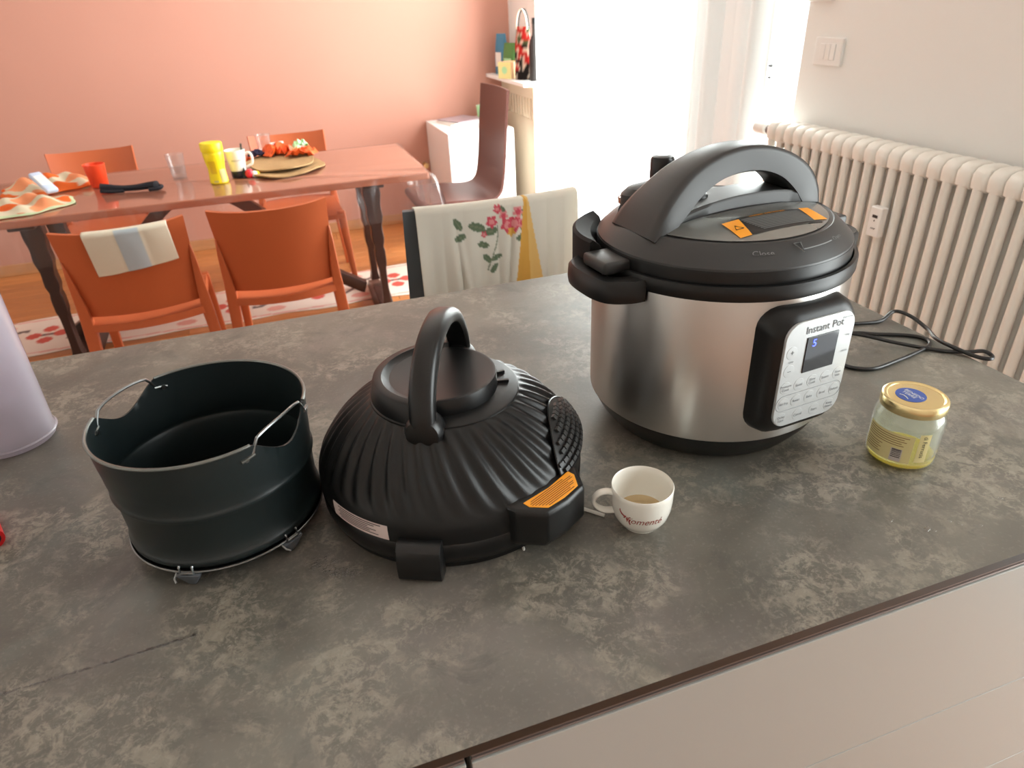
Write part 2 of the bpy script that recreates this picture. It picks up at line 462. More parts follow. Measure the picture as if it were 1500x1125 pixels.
# ------------------------------------------------------------------ the room
XW, YB, XL, YF, ZC = 1.70, 5.02, -3.2, -2.6, 2.8
fl = struct(mk('floor', MB().box(XL, XW, YF, YB, -0.06, -0.012), 'floor_plank', smooth=0))
pw, y, k = 0.092, 0.05, 0
plank_me = {}
while y < YB-0.01:
    x = XL
    while x < XW:
        ln = random.choice((0.9, 1.1, 1.3)); x1 = min(x+ln, XW)
        if x1-x > 0.05:
            if ln not in plank_me:
                o = mk('plank', MB().box(0, ln-0.002, 0, pw-0.002, -0.012, 0), 'floor_plank', fl, smooth=0, bevel=0.0012, bseg=1)
                plank_me[ln] = o.data
            else:
                o = bpy.data.objects.new('plank', plank_me[ln]); COL.objects.link(o); o.parent = fl
            o.location = (x, y, 0); o.scale[0] = (x1-x)/ln
            if y+pw > YB: o.scale[1] = (YB-y)/pw
        x = x1
    y += pw
struct(mk('wall_back', MB().box(XL, XW+0.2, YB, YB+0.2, -0.06, ZC), 'wall_pink', smooth=0))
struct(mk('wall_left', MB().box(XL-0.2, XL, YF-0.2, YB+0.2, -0.06, ZC), 'wall_white', smooth=0))
struct(mk('ceiling', MB().box(XL-0.2, XW+0.2, YF-0.2, YB+0.2, ZC, ZC+0.2), 'ceiling_white', smooth=0))
WY0, WY1, WZ = 2.03, 4.50, 2.45
KY0, KY1, KZ = -0.95, 0.45, 2.3
wr = MB().box(XW, XW+0.2, YF-0.2, KY0, -0.06, ZC).box(XW, XW+0.2, KY1, WY0, -0.06, ZC).box(XW, XW+0.2, KY0, KY1, KZ, ZC).box(XW, XW+0.2, KY0, KY1, -0.06, 0.0).box(XW, XW+0.2, WY1, YB, -0.06, ZC).box(XW, XW+0.2, WY0, WY1, WZ, ZC).box(XW, XW+0.2, WY0, WY1, -0.06, 0.0)
struct(mk('wall_right', wr, 'wall_white', smooth=0))
wf = MB().box(XL, XW, YF-0.2, YF, -0.06, ZC)
struct(mk('wall_front', wf, 'wall_white', smooth=0))
struct(mk('baseboard_back', MB().box(XL, XW, YB-0.014, YB, 0, 0.072), 'baseboard_wood', smooth=0, bevel=0.003))
# french window behind the curtains
wi = bpy.data.objects.new('window_1', None); COL.objects.link(wi); wi.location = (XW+0.08, 0, 0); struct(wi)
fr = MB().box(0, 0.07, WY0, WY0+0.03, 0, WZ).box(0, 0.07, WY1-0.03, WY1, 0, WZ).box(0, 0.07, WY0, WY1, WZ-0.06, WZ).box(0, 0.07, WY0, WY1, 0, 0.04)
mk('window_frame', fr, 'white_paint', wi, smooth=0, bevel=0.004)
ym = (WY0+WY1)/2
for a, b in ((WY0+0.03, ym), (ym, WY1-0.03)):
    c = MB().box(-0.02, 0.04, a, a+0.035, 0.04, WZ-0.06).box(-0.02, 0.04, b-0.035, b, 0.04, WZ-0.06).box(-0.02, 0.04, a+0.035, b-0.035, 0.04, 0.22).box(-0.02, 0.04, a+0.035, b-0.035, WZ-0.14, WZ-0.06)
    ca = mk('casement', c, 'white_paint', wi, smooth=0, bevel=0.004)
    mk('pane', MB().box(0.006, 0.012, a+0.035, b-0.035, 0.22, WZ-0.14), 'window_glass', ca, smooth=0)
# glazed kitchen door further along the same wall
w2 = bpy.data.objects.new('window_2', None); COL.objects.link(w2); w2.location = (XW+0.08, 0, 0); struct(w2)
mk('window_frame', MB().box(0, 0.07, KY0, KY0+0.06, 0, KZ).box(0, 0.07, KY1-0.06, KY1, 0, KZ).box(0, 0.07, KY0+0.06, KY1-0.06, KZ-0.06, KZ).box(0, 0.07, KY0+0.06, KY1-0.06, 0, 0.10), 'white_paint', w2, smooth=0, bevel=0.004)
mk('pane', MB().box(0.03, 0.036, KY0+0.06, KY1-0.06, 0.10, KZ-0.06), 'window_glass', w2, smooth=0)
# roller-strap brackets on the window reveal, seen right of the curtain
hb = MB().tube([(-0.10, 2.165, 1.192), (-0.10, 2.15, 1.192)], [0.003, 0.006], 8).tube([(-0.10, 2.150, 1.155), (-0.10, 2.158, 1.155)], 0.004, 8)
mk('window_latch', hb, 'meter_slot', wi)

# sheer curtain panels
def curtain(y0, y1, folds, amp, x, seed, label, nm='sheer_curtain', flare=0.0, mat='sheer_voile'):
    rnd = random.Random(seed); ph = [rnd.random()*6 for _ in range(4)]
    def fn(u, v):
        yy = y0+(y1-y0)*u
        z = 0.02+(2.36-0.02)*v
        wv = math.sin(u*folds*2*PI+ph[0])*amp*(0.6+0.4*math.sin(u*9+ph[1]))+math.sin(u*folds*4.3+ph[2])*amp*0.35
        return (x+wv, yy+math.cos(u*folds*2*PI+ph[0])*amp*0.35+flare*(1-v)*(u-0.5), z)
    o = mk(nm, MB().grid(fn, int(folds*14), 10), mat, smooth=180, fixn=False)
    return tag(o, label, 'curtain')
curtain(2.50, 4.22, 12, 0.016, 1.600, 1, 'wide sheer white curtain panel glowing in front of the balcony window')
curtain(2.17, 2.62, 5, 0.024, 1.655, 4, 'gathered white curtain bunched in folds beside the wall radiator', 'gathered_curtain', 0.0, 'shaded_voile')
rod = mk('curtain_rod', MB().tube([(1.62, 2.0, 2.375), (1.62, 4.62, 2.375)], 0.012, 10), 'white_paint')
tag(rod, 'white curtain rod above the balcony window', 'curtain rod')

# light switch
sw = thing('light_switch', 'white rectangular light switch plate on the wall above the big radiator', 'switch', (XW, 1.905, 1.247))
mk('plate', MB().box(-0.009, 0.002, -0.060, 0.060, -0.040, 0.040), 'white_paint', sw, smooth=0, bevel=0.003)
for a, b in ((-0.033, -0.012), (-0.011, 0.010), (0.011, 0.033)):
    mk('rocker', MB().box(-0.012, -0.006, a, b, -0.023, 0.023), 'white_paint', sw, smooth=0, bevel=0.0015)
sw2 = thing('wall_thermostat', 'small pale wall control mounted above the light switch', 'switch', (XW, 1.97, 1.425))
mk('housing', MB().box(-0.02, 0.002, -0.05, 0.05, -0.04, 0.04), 'white_paint', sw2, smooth=0, bevel=0.003)
mk('dial', MB().lathe([(0.0, 0.006), (0.016, 0.006), (0.018, 0.0)], 20, cap0=False), 'meter_slot', sw2, loc=(-0.02, 0, 0), rot=(0, R_(-90), 0))

# big column radiator on the right wall
rad = thing('column_radiator', 'long cream tubular column radiator under the light switch', 'radiator', (0, 0, 0))
PT = 0.0432
def radsec():
    m = MB()
    for x in (1.590, 1.625, 1.660):
        m.tube([(x, 0, 0.17), (x, 0, 1.005)], 0.0128, 10)
    def hdr(zc, s):
        rings = []
        prof = [(1.5765, 0.0), (1.5775, 0.014), (1.588, 0.028), (1.605, 0.034), (1.645, 0.034), (1.662, 0.028), (1.6725, 0.014), (1.6735, 0)]
        pts = [(x, zc+s*h) for x, h in prof] + [(1.672, zc-s*0.02), (1.655, zc-s*0.03), (1.595, zc-s*0.03), (1.578, zc-s*0.02)]
        cx, cz = 1.625, zc
        for yy, k in ((-0.0205, 0.86), (-0.017, 0.95), (-0.009, 1.0), (0.009, 1.0), (0.017, 0.95), (0.0205, 0.86)):
            rings.append([(cx+(x-cx)*k, yy, cz+(z-cz)*k) for x, z in pts])
        m.loft(rings)
    hdr(1.008, 1); hdr(0.165, -1)
    return m
s0 = mk('section', radsec(), 'radiator_enamel', rad, smooth=50, loc=(0, 1.982, 0))
NS = 27
for k in range(1, NS):
    o = bpy.data.objects.new('section', s0.data); COL.objects.link(o); o.parent = rad; o.location = (0, 1.982-PT*k, 0)
for zc in (1.003, 0.17):
    mk('header_tube', MB().tube([(1.625, 1.995, zc), (1.625, 1.982-PT*(NS-1)-0.012, zc)], 0.015, 10), 'radiator_enamel', rad)
va = mk('valve_head', MB().tube([(1.625, 2.050, 1.003), (1.625, 2.056, 1.003), (1.625, 2.112, 1.003), (1.625, 2.118, 1.003)], [0.016, 0.021, 0.019, 0.012], 16), 'white_paint', rad)
mk('valve_stem', MB().tube([(1.625, 1.998, 1.003), (1.625, 2.012, 1.003), (1.625, 2.013, 1.003), (1.625, 2.035, 1.003), (1.625, 2.036, 1.003), (1.625, 2.052, 1.003)], [0.016, 0.016, 0.009, 0.009, 0.015, 0.015], 12), 'wire_steel', rad)
mk('valve_pipe', MB().tube([(1.625, 2.03, 1.003), (1.655, 2.03, 1.003), (1.72, 2.03, 1.003)], 0.008, 10), 'wire_steel', rad)
for yy in (1.95, 1.0):
    for zz in (0.16, 0.96):
        mk('wall_bracket', MB().box(1.60, 1.71, yy-0.004, yy+0.004, zz, zz+0.03), 'radiator_enamel', rad, smooth=0)
hm = mk('heat_meter', MB().box(1.556, 1.579, 1.437, 1.479, 0.802, 0.886), 'white_paint', rad, smooth=0, bevel=0.004, bseg=3)
hm['label'] = 'white plastic heat meter with a dark display slot'
mk('display_slot', MB().box(1.5552, 1.557, 1.449, 1.467, 0.856, 0.864), 'meter_slot', hm, smooth=0)
mk('sensor_dot', MB().tube([(1.5554, 1.458, 0.848), (1.557, 1.458, 0.848)], 0.0022, 10), 'meter_slot', hm)
mk('wave_mark', MB().tube([(1.5556, 1.458+0.008*(t/10-1), 0.826+0.002*math.sin(t*0.9)) for t in range(21)], 0.0007, 6), 'ink_grey', hm)

# radiator cover and shelf in the corner by the window
cv = thing('radiator_cover', 'cream radiator cover with upright slots under the corner shelf', 'radiator cover', (1.62, 4.36, 0))
mk('lower_panel', MB().box(0, 0.02, 0, 0.64, 0, 0.735), 'cover_cream', cv, smooth=0, bevel=0.002)
mk('rail', MB().box(0, 0.02, 0, 0.64, 0.86, 0.93), 'cover_cream', cv, smooth=0, bevel=0.002)
mk('back_plate', MB().box(0.05, 0.06, 0, 0.64, 0.73, 0.9), 'slot_dark', cv, smooth=0)
for k in range(12):
    mk('slat', MB().box(0, 0.02, 0.008+k*0.0545, 0.034+k*0.0545, 0.735, 0.86), 'cover_cream', cv, smooth=0, bevel=0.002)
mk('side_panel', MB().box(0, 0.08, -0.012, 0.0, 0, 0.93), 'cover_cream', cv, smooth=0)
sh = mk('corner_shelf', MB().box(1.515, 1.70, 4.24, 5.02, 0.950, 0.972), 'white_paint', smooth=0, bevel=0.002)
tag(sh, 'pale shelf over the slotted radiator cover in the corner', 'shelf')

# things on the shelf
def pouch(name, label, mat, cx, cy, z, wd, dp, h, rz, capmat=None, cat='pouch'):
    t = thing(name, label, cat, (cx, cy, z), rz)
    rings = []
    for zz, a, b in ((0, 1, 1), (0.05*h, 1.03, 1.05), (0.35*h, 1.0, 1.1), (0.7*h, 0.97, 0.75), (0.9*h, 0.94, 0.3), (h, 0.92, 0.08)):
        rings.append([(wd/2*a*math.copysign(abs(math.cos(q))**0.5, math.cos(q)), dp/2*b*math.copysign(abs(math.sin(q))**0.7, math.sin(q)), zz) for q in [2*PI*j/20 for j in range(20)]])
    mk('bag_body', MB().loft(rings), mat, t, smooth=60)
    if capmat:
        mk('front_label', MB().grid(lambda u, v: ((u-0.5)*wd*0.55, -dp/2*1.12, h*(0.2+0.35*v)), 4, 4), capmat, t)
    return t
pouch('detergent_pouch', 'blue pouch standing at the wall end of the corner shelf', 'pouch_blue', 1.60, 4.90, 0.972, 0.10, 0.06, 0.25, R_(-65), 'paper_white')
pouch('coffee_pouch', 'green pouch standing behind the small carton on the shelf', 'pouch_green', 1.605, 4.72, 0.972, 0.13, 0.06, 0.20, R_(-65), 'packet_green')
ca = thing('small_carton', 'small peach carton with a pale yellow face on the shelf', 'carton', (1.552, 4.60, 0.972), R_(-60))
mk('carton_body', MB().box(-0.055, 0.055, -0.05, 0.05, 0, 0.10), 'carton_peach', ca, smooth=0, bevel=0.002)
mk('face_panel', MB().box(-0.054, 0.054, -0.052, -0.0495, 0.002, 0.098), 'carton_yellow', ca, smooth=0)
mk('face_mark', MB().lathe([(0.0, 0.0), (0.022, 0.0)], 20), 'packet_green', ca, loc=(0, -0.0526, 0.052), rot=(R_(90), 0, 0))
# patterned cloth bag on the shelf
def bag():
    t = thing('patterned_bag', 'tall red, cream and black patterned bag leaning beside the curtain', 'bag', (1.60, 4.46, 0.972), R_(-62))
    rings = []
    for k in range(15):
        q = k/14; zz = 0.30*q; a = 0.072*(1-0.35*q**2); b = 0.035*(1-0.6*q)
        rings.append([(a*math.cos(2*PI*j/36)+0.004*math.sin(5*q+j), b*math.sin(2*PI*j/36), zz) for j in range(36)])
    mbx = MB().loft(rings)
    cols = []
    cr, rd, dk, gr = lin(226, 210, 190), lin(196, 52, 48), lin(40, 36, 34), lin(86, 100, 66)
    for (x, yy, z) in mbx.v:
        s = math.sin(z*50+x*40)+0.8*math.sin(x*110-z*30+1.0)+0.6*math.sin(z*95-x*60)
        c = dk if z < 0.06 and s > -0.4 else (rd if s > 0.35 else (cr if s > -0.6 else (dk if z < 0.2 else gr)))
        cols.append(c)
    mk('bag_body', mbx, 'print_cloth', t, smooth=60, cols=cols)
    for s in (-1, 1):
        mk('handle_loop', MB().tube([(0.045*math.cos(a), s*0.01, 0.285+0.11*math.sin(a)) for a in [PI*i/14 for i in range(15)]], 0.005, 6), 'bag_cream' if s < 0 else 'bag_dark', t)
bag()
bt = thing('dark_bottle', 'dark slim bottle on the shelf half hidden by the curtain', 'bottle', (1.63, 4.335, 0.972))
mk('bottle_body', MB().lathe([(0.0, 0.0), (0.034, 0.0), (0.036, 0.01), (0.036, 0.19), (0.030, 0.225), (0.014, 0.26), (0.013, 0.33)], 24), 'bag_dark', bt)
mk('bottle_cap', MB().lathe([(0.0150, 0.318), (0.0150, 0.345), (0.013, 0.348), (0.0, 0.348)], 20), 'black_plastic', bt)

# white low cabinet by the pink wall
bx = thing('low_cabinet', 'low white cabinet against the pink wall behind the brown chair', 'cabinet', (1.05, 4.38, 0))
mk('cabinet_body', MB().box(0, 0.44, 0.018, 0.63, 0, 0.70), 'box_white', bx, smooth=0, bevel=0.003)
dr = mk('cabinet_door', MB().box(0.002, 0.438, 0, 0.017, 0.03, 0.698), 'box_white', bx, smooth=0, bevel=0.002)
mk('door_knob', MB().lathe([(0.0, 0.02), (0.010, 0.018), (0.012, 0.01), (0.005, 0.0)], 16), 'chrome', dr, loc=(0.40, 0, 0.52), rot=(R_(90), 0, 0))
mg = thing('magazine_pile', 'glossy magazines lying on the low white cabinet', 'magazines', (1.25, 4.80, 0.70), R_(12))
for k in range(3):
    mk('magazine', MB().box(-0.13+0.01*k, 0.10+0.01*k, -0.11, 0.12, k*0.008, k*0.008+0.0075), 'magazine' if k == 2 else 'paper_white', mg, smooth=0, rot=(0, 0, R_(6*k)))
pp = mk('paper_sheet', MB().box(-0.085, 0.085, -0.06, 0.06, 0, 0.004), 'paper_white', smooth=0, loc=(1.32, 4.53, 0.70), rot=(0, 0, R_(-8)))
tag(pp, 'white paper block at the front edge of the low cabinet', 'paper')
gc = thing('pale_green_cup', 'pale green cup at the wall side of the low cabinet', 'cup', (1.42, 4.86, 0.70))
mk('cup_body', MB().lathe([(0.0, 0.0), (0.028, 0.0), (0.036, 0.09), (0.034, 0.09), (0.027, 0.005), (0.0, 0.005)], 28), 'packet_green', gc)
mk('cup_rim', MB().tube([(0.035*math.cos(2*PI*j/28), 0.035*math.sin(2*PI*j/28), 0.09) for j in range(28)], 0.0015, 6, closed=True), 'paper_white', gc)
# small wall hook or gas tap beside the cabinet
hk = thing('wall_tap', 'small metal tap knob on the pink wall beside the low cabinet', 'tap', (1.015, 5.02, 0.40))
mk('knob', MB().lathe([(0.0, 0.05), (0.018, 0.048), (0.022, 0.036), (0.018, 0.024), (0.009, 0.02), (0.009, 0.0)], 18), 'gold_lid', hk, rot=(R_(90), 0, 0))
mk('flange', MB().lathe([(0.0, 0.004), (0.022, 0.003), (0.024, 0.0)], 18), 'chrome', hk, rot=(R_(90), 0, 0))

# ------------------------------------------------------------------ patterned runner on the dining floor
def runner():
    x0, x1, y0, y1 = -2.0, 1.1, 3.60, 4.10
    nu, nv = 330, 56
    cr, rd, gy, pk = lin(232, 214, 200), lin(206, 88, 76), lin(112, 96, 92), lin(224, 160, 146)
    def wav(x):
        return 0.012*math.sin(x*13)
    def fn(u, v):
        x = x0+(x1-x0)*u
        return (x, y0+(y1-y0)*v+wav(x)*(2*v-1), 0.004)
    mb = MB().grid(fn, nu, nv); cols = []
    T = 0.46
    for (x, yy, z) in mb.v:
        px = (x-x0) % T-T/2; py = yy-(y0+y1)/2
        c = cr
        for ax, ay in ((0, 0.075), (0, -0.075), (0.065, 0), (-0.065, 0)):
            if math.hypot((px-ax)*1.0, (py-ay)*0.9) < 0.036: c = rd
        if abs(px) < 0.03 and abs(py) < 0.016: c = gy
        if math.hypot(px, py) < 0.010: c = rd
        qx = (abs(px)-T/2)
        d = abs(py-0.09*math.sin(qx*16)*(1 if px > 0 else -1))
        if abs(qx) < 0.13 and d < 0.017: c = gy
        if math.hypot(qx*0.7, abs(py)-0.15) < 0.035: c = pk
        if abs(abs(py)-0.225) < 0.008: c = pk
        cols.append(c)
    o = mk('floor_runner', mb, 'print_mat', smooth=60, cols=cols, fixn=False)
    tag(o, 'long cream floor runner printed with red flower motifs under the dining table', 'runner')
    bm = bmesh.new(); bm.from_mesh(o.data)
    ext = bmesh.ops.extrude_face_region(bm, geom=bm.faces[:])
    for v in [g for g in ext['geom'] if isinstance(g, bmesh.types.BMVert)]: v.co.z = 0.0005
    bmesh.ops.recalc_face_normals(bm, faces=bm.faces); bm.to_mesh(o.data); bm.free()
runner()

# ------------------------------------------------------------------ dining table
TZ = 0.76
tb = thing('dining_table', 'long dark wooden dining table with carved trestle legs', 'table', (-0.38, 3.525, 0))
HX, HY = 1.025, 0.40
mk('tabletop', MB().box(-HX, HX, -HY, HY, TZ-0.034, TZ-0.002), 'table_wood', tb, smooth=0, bevel=0.006, bseg=3)
def trestle(x):
    for s in (-1, 1):
        prof = [(0.70, 0.075), (0.64, 0.082), (0.58, 0.066), (0.53, 0.072), (0.48, 0.052), (0.42, 0.056), (0.385, 0.040), (0.36, 0.048), (0.30, 0.046), (0.27, 0.034), (0.20, 0.031), (0.12, 0.034), (0.08, 0.05)]
        rings = []
        for p in spline([(z, h, 0) for z, h in prof], 3):
            z, h = p.x, p.y; yc = s*(0.16+0.04*(0.70-z)/0.62)
            h *= 0.52
            rings.append([(x-h, yc-0.03, z), (x+h, yc-0.03, z), (x+h, yc+0.03, z), (x-h, yc+0.03, z)])
        mk('leg', MB().loft(rings), 'dark_wood', tb, smooth=0, bevel=0.004)
    ft = []
    for k in range(17):
        q = -1+2*k/16; yy = 0.32*q; h = 0.05+0.035*(1-abs(q))+0.02*math.cos(q*PI)
        w2 = 0.05-0.012*abs(q)
        ft.append([(x-w2, yy, 0.0), (x+w2, yy, 0.0), (x+w2*0.8, yy, h), (x-w2*0.8, yy, h)])
    mk('foot', MB().loft(ft), 'dark_wood', tb, smooth=0, bevel=0.005)
    mk('cleat', MB().box(x-0.05, x+0.05, -0.30, 0.30, 0.69, TZ-0.034), 'dark_wood', tb, smooth=0, bevel=0.006)
TX = 0.765
trestle(-0.66); trestle(0.78)
for s in (-1, 1):
    pts = spline([(s*0.02, 0, 0.71), (s*0.15, 0, 0.66), (s*0.32, 0, 0.50), (s*0.50, 0, 0.26), (s*0.66, 0, 0.14), (s*0.70, 0, 0.12)], 6)
    rings = []
    for i, p in enumerate(pts):
        t = (pts[min(i+1, len(pts)-1)]-pts[max(i-1, 0)]).normalized(); n = Vector((-t.z, 0, t.x))
        rings.append([p+n*0.028+Vector((0, -0.03, 0)), p+n*0.028+Vector((0, 0.03, 0)), p-n*0.028+Vector((0, 0.03, 0)), p-n*0.028+Vector((0, -0.03, 0))])
    mk('brace', MB().loft(rings), 'dark_wood', tb, smooth=30, bevel=0.004)
# clear plastic cover lying on the table and hanging over its edges
def cover():
    X0, X1, Y0, Y1 = -HX-0.004, HX+0.004, -HY-0.004, HY+0.004
    rnd = random.Random(3)
    pts = []
    def rim(t):
        # perimeter walk front -> right -> back -> left with corner flare
        L = [(X0, Y0), (X1, Y0), (X1, Y1), (X0, Y1), (X0, Y0)]
        per = [X1-X0, Y1-Y0, X1-X0, Y1-Y0]; tot = sum(per); d = t*tot
        for i in range(4):
            if d <= per[i] or i == 3:
                q = d/per[i]; a, b = L[i], L[i+1]
                return (a[0]+(b[0]-a[0])*q, a[1]+(b[1]-a[1])*q, i, q)
            d -= per[i]
    N = 240; top, bot = [], []
    nrm = [(0, -1), (1, 0), (0, 1), (-1, 0)]
    rings = [[], [], [], []]
    for k in range(N):
        x, yy, i, q = rim(k/N)
        L = (X1-X0) if i % 2 == 0 else (Y1-Y0)
        e = min(q, 1-q)*L                       # distance from corner
        cf = max(0, 1-e/0.16)
        nx, ny = nrm[i]
        dx, dy = (x/HX, yy/HY)
        fl = 0.012*math.sin(k*0.55)+0.006*math.sin(k*1.7)
        for j, (h, out) in enumerate(((0, 0), (0.02, 0.004), (0.10, 0.008), (0.20+0.03*cf, 0.012))):
            o_ = out+(fl*j/3)*(1-cf)+cf*j*0.018
            ox = nx*o_*(1-0.3*cf)+cf*0.7*o_*(1 if dx > 0 else -1)*(abs(dx) > 0.8)
            oy = ny*o_*(1-0.3*cf)+cf*0.7*o_*(1 if dy > 0 else -1)*(abs(dy) > 0.8)
            rings[j].append((x+ox, yy+oy, TZ-h))
    m = MB().loft(rings, True, False, False)
    m.add(rings[0], [tuple(range(N))])
    o = mk('table_cover', m, 'plastic_sheet', smooth=60, loc=(-0.38, 3.525, 0.0005))
    tag(o, 'clear plastic cover spread over the dining table', 'table cover')
cover()

# ------------------------------------------------------------------ chairs
def orange_chair(name, label, loc, rz, group=None):
    t = thing(name, label, 'chair', loc, rz, group)
    # origin on the floor under the seat centre, sitter faces +Y, backrest at -Y
    def back(u, v):
        x = (u-0.5)*(0.398+0.030*v); bow = 0.050*(1-(2*u-1)**2)
        z = 0.475+0.325*v+0.012*(abs(2*u-1)**3)*v
        y = -0.195-0.075*v**1.1-bow
        return (x, y, z)
    mk('backrest', MB().grid(back, 18, 10), 'orange_chair', t, smooth=60, solid=0.011, fixn=True)
    def seat(u, v):
        x = (u-0.5)*(0.40+0.03*v); y = -0.225+0.44*v-0.045*(1-(2*u-1)**2)*(1-v)
        z = 0.452-0.012*math.sin(PI*u)*math.sin(PI*v)-0.012*max(0, v-0.85)/0.15
        return (x, y, z)
    mk('seat', MB().grid(seat, 14, 12), 'orange_chair', t, smooth=60, solid=0.028)
    for s in (-1, 1):
        # back post running from the top of the backrest to the floor
        rings = []
        for z, y, w, d, x in ((0.70, -0.244, 0.003, 0.008, 0.207), (0.64, -0.236, 0.009, 0.020, 0.206), (0.52, -0.212, 0.016, 0.038, 0.204), (0.42, -0.205, 0.021, 0.046, 0.206), (0.2, -0.235, 0.018, 0.034, 0.219), (0.0, -0.275, 0.014, 0.026, 0.230)):
            rings.append([(s*x-w, y-d/2, z), (s*x+w, y-d/2, z), (s*x+w, y+d/2, z), (s*x-w, y+d/2, z)])
        mk('rear_leg', MB().loft(rings), 'orange_chair', t, smooth=50, bevel=0.004)
        rings = []
        for z, y, w, d, x in ((0.45, 0.185, 0.021, 0.044, 0.200), (0.40, 0.190, 0.020, 0.042, 0.203), (0.2, 0.205, 0.017, 0.034, 0.212), (0.0, 0.220, 0.014, 0.028, 0.220)):
            rings.append([(s*x-w, y-d/2, z), (s*x+w, y-d/2, z), (s*x+w, y+d/2, z), (s*x-w, y+d/2, z)])
        mk('front_leg', MB().loft(rings), 'orange_chair', t, smooth=50, bevel=0.004)
    return t
orange_chair('dining_chair', 'orange plastic chair with a cream towel hanging over its back', (-0.585, 2.905, 0), R_(4))
orange_chair('dining_chair', 'orange plastic chair with bare back, between towel chair and cloth-draped grey chair', (-0.062, 2.935, 0), R_(-1))
orange_chair('dining_chair', 'orange plastic chair across the table behind the red cup', (-0.93, 4.10, 0), R_(184))
orange_chair('dining_chair', 'orange plastic chair across the table behind the straw placemats', (0.08, 4.03, 0), R_(180))

def shell_chair(name, label, loc, rz, mat, ztop=1.0, wd=0.45):
    t = thing(name, label, 'chair', loc, rz)
    path = spline([(0, 0.235, 0.435), (0, 0.22, 0.462), (0, 0.05, 0.462), (0, -0.12, 0.448), (0, -0.195, 0.475), (0, -0.225, 0.56), (0, -0.25, 0.78), (0, -0.275, ztop)], 5)
    n = len(path)
    def fn(u, v):
        f = v*(n-1); i = min(int(f), n-2); p = path[i].lerp(path[i+1], f-i)
        cv = 0.022*(1-(2*u-1)**2)
        isb = min(1, max(0, (p.z-0.48)/0.1))
        w2 = wd*(0.97+0.03*math.sin(PI*v))
        return ((u-0.5)*w2, p.y-cv*isb, p.z-cv*0.5*(1-isb))
    mk('seat_shell', MB().grid(fn, 12, n-1), mat, t, smooth=70, solid=0.014)
    for s in (-1, 1):
        mk('front_leg', MB().tube([(s*0.185, 0.17, 0.45), (s*0.195, 0.19, 0.22), (s*0.205, 0.21, 0.0)], 0.012, 10), 'chair_leg_metal', t)
        mk('rear_leg', MB().tube([(s*0.185, -0.14, 0.445), (s*0.195, -0.19, 0.22), (s*0.205, -0.24, 0.0)], 0.012, 10), 'chair_leg_metal', t)
        mk('side_rail', MB().tube([(s*0.195, 0.20, 0.441), (s*0.200, 0.0, 0.440), (s*0.195, -0.15, 0.436)], 0.010, 8), 'chair_leg_metal', t)
    return t
shell_chair('high_back_chair', 'brown high-backed shell chair at the window end of the table', (0.945, 3.87, 0), R_(91), 'brown_shell', 1.01, 0.47)
shell_chair('high_back_chair', 'dark grey high-backed chair draped with a floral tablecloth', (0.474, 1.90, 0), R_(1), 'grey_shell', 1.0, 0.45)

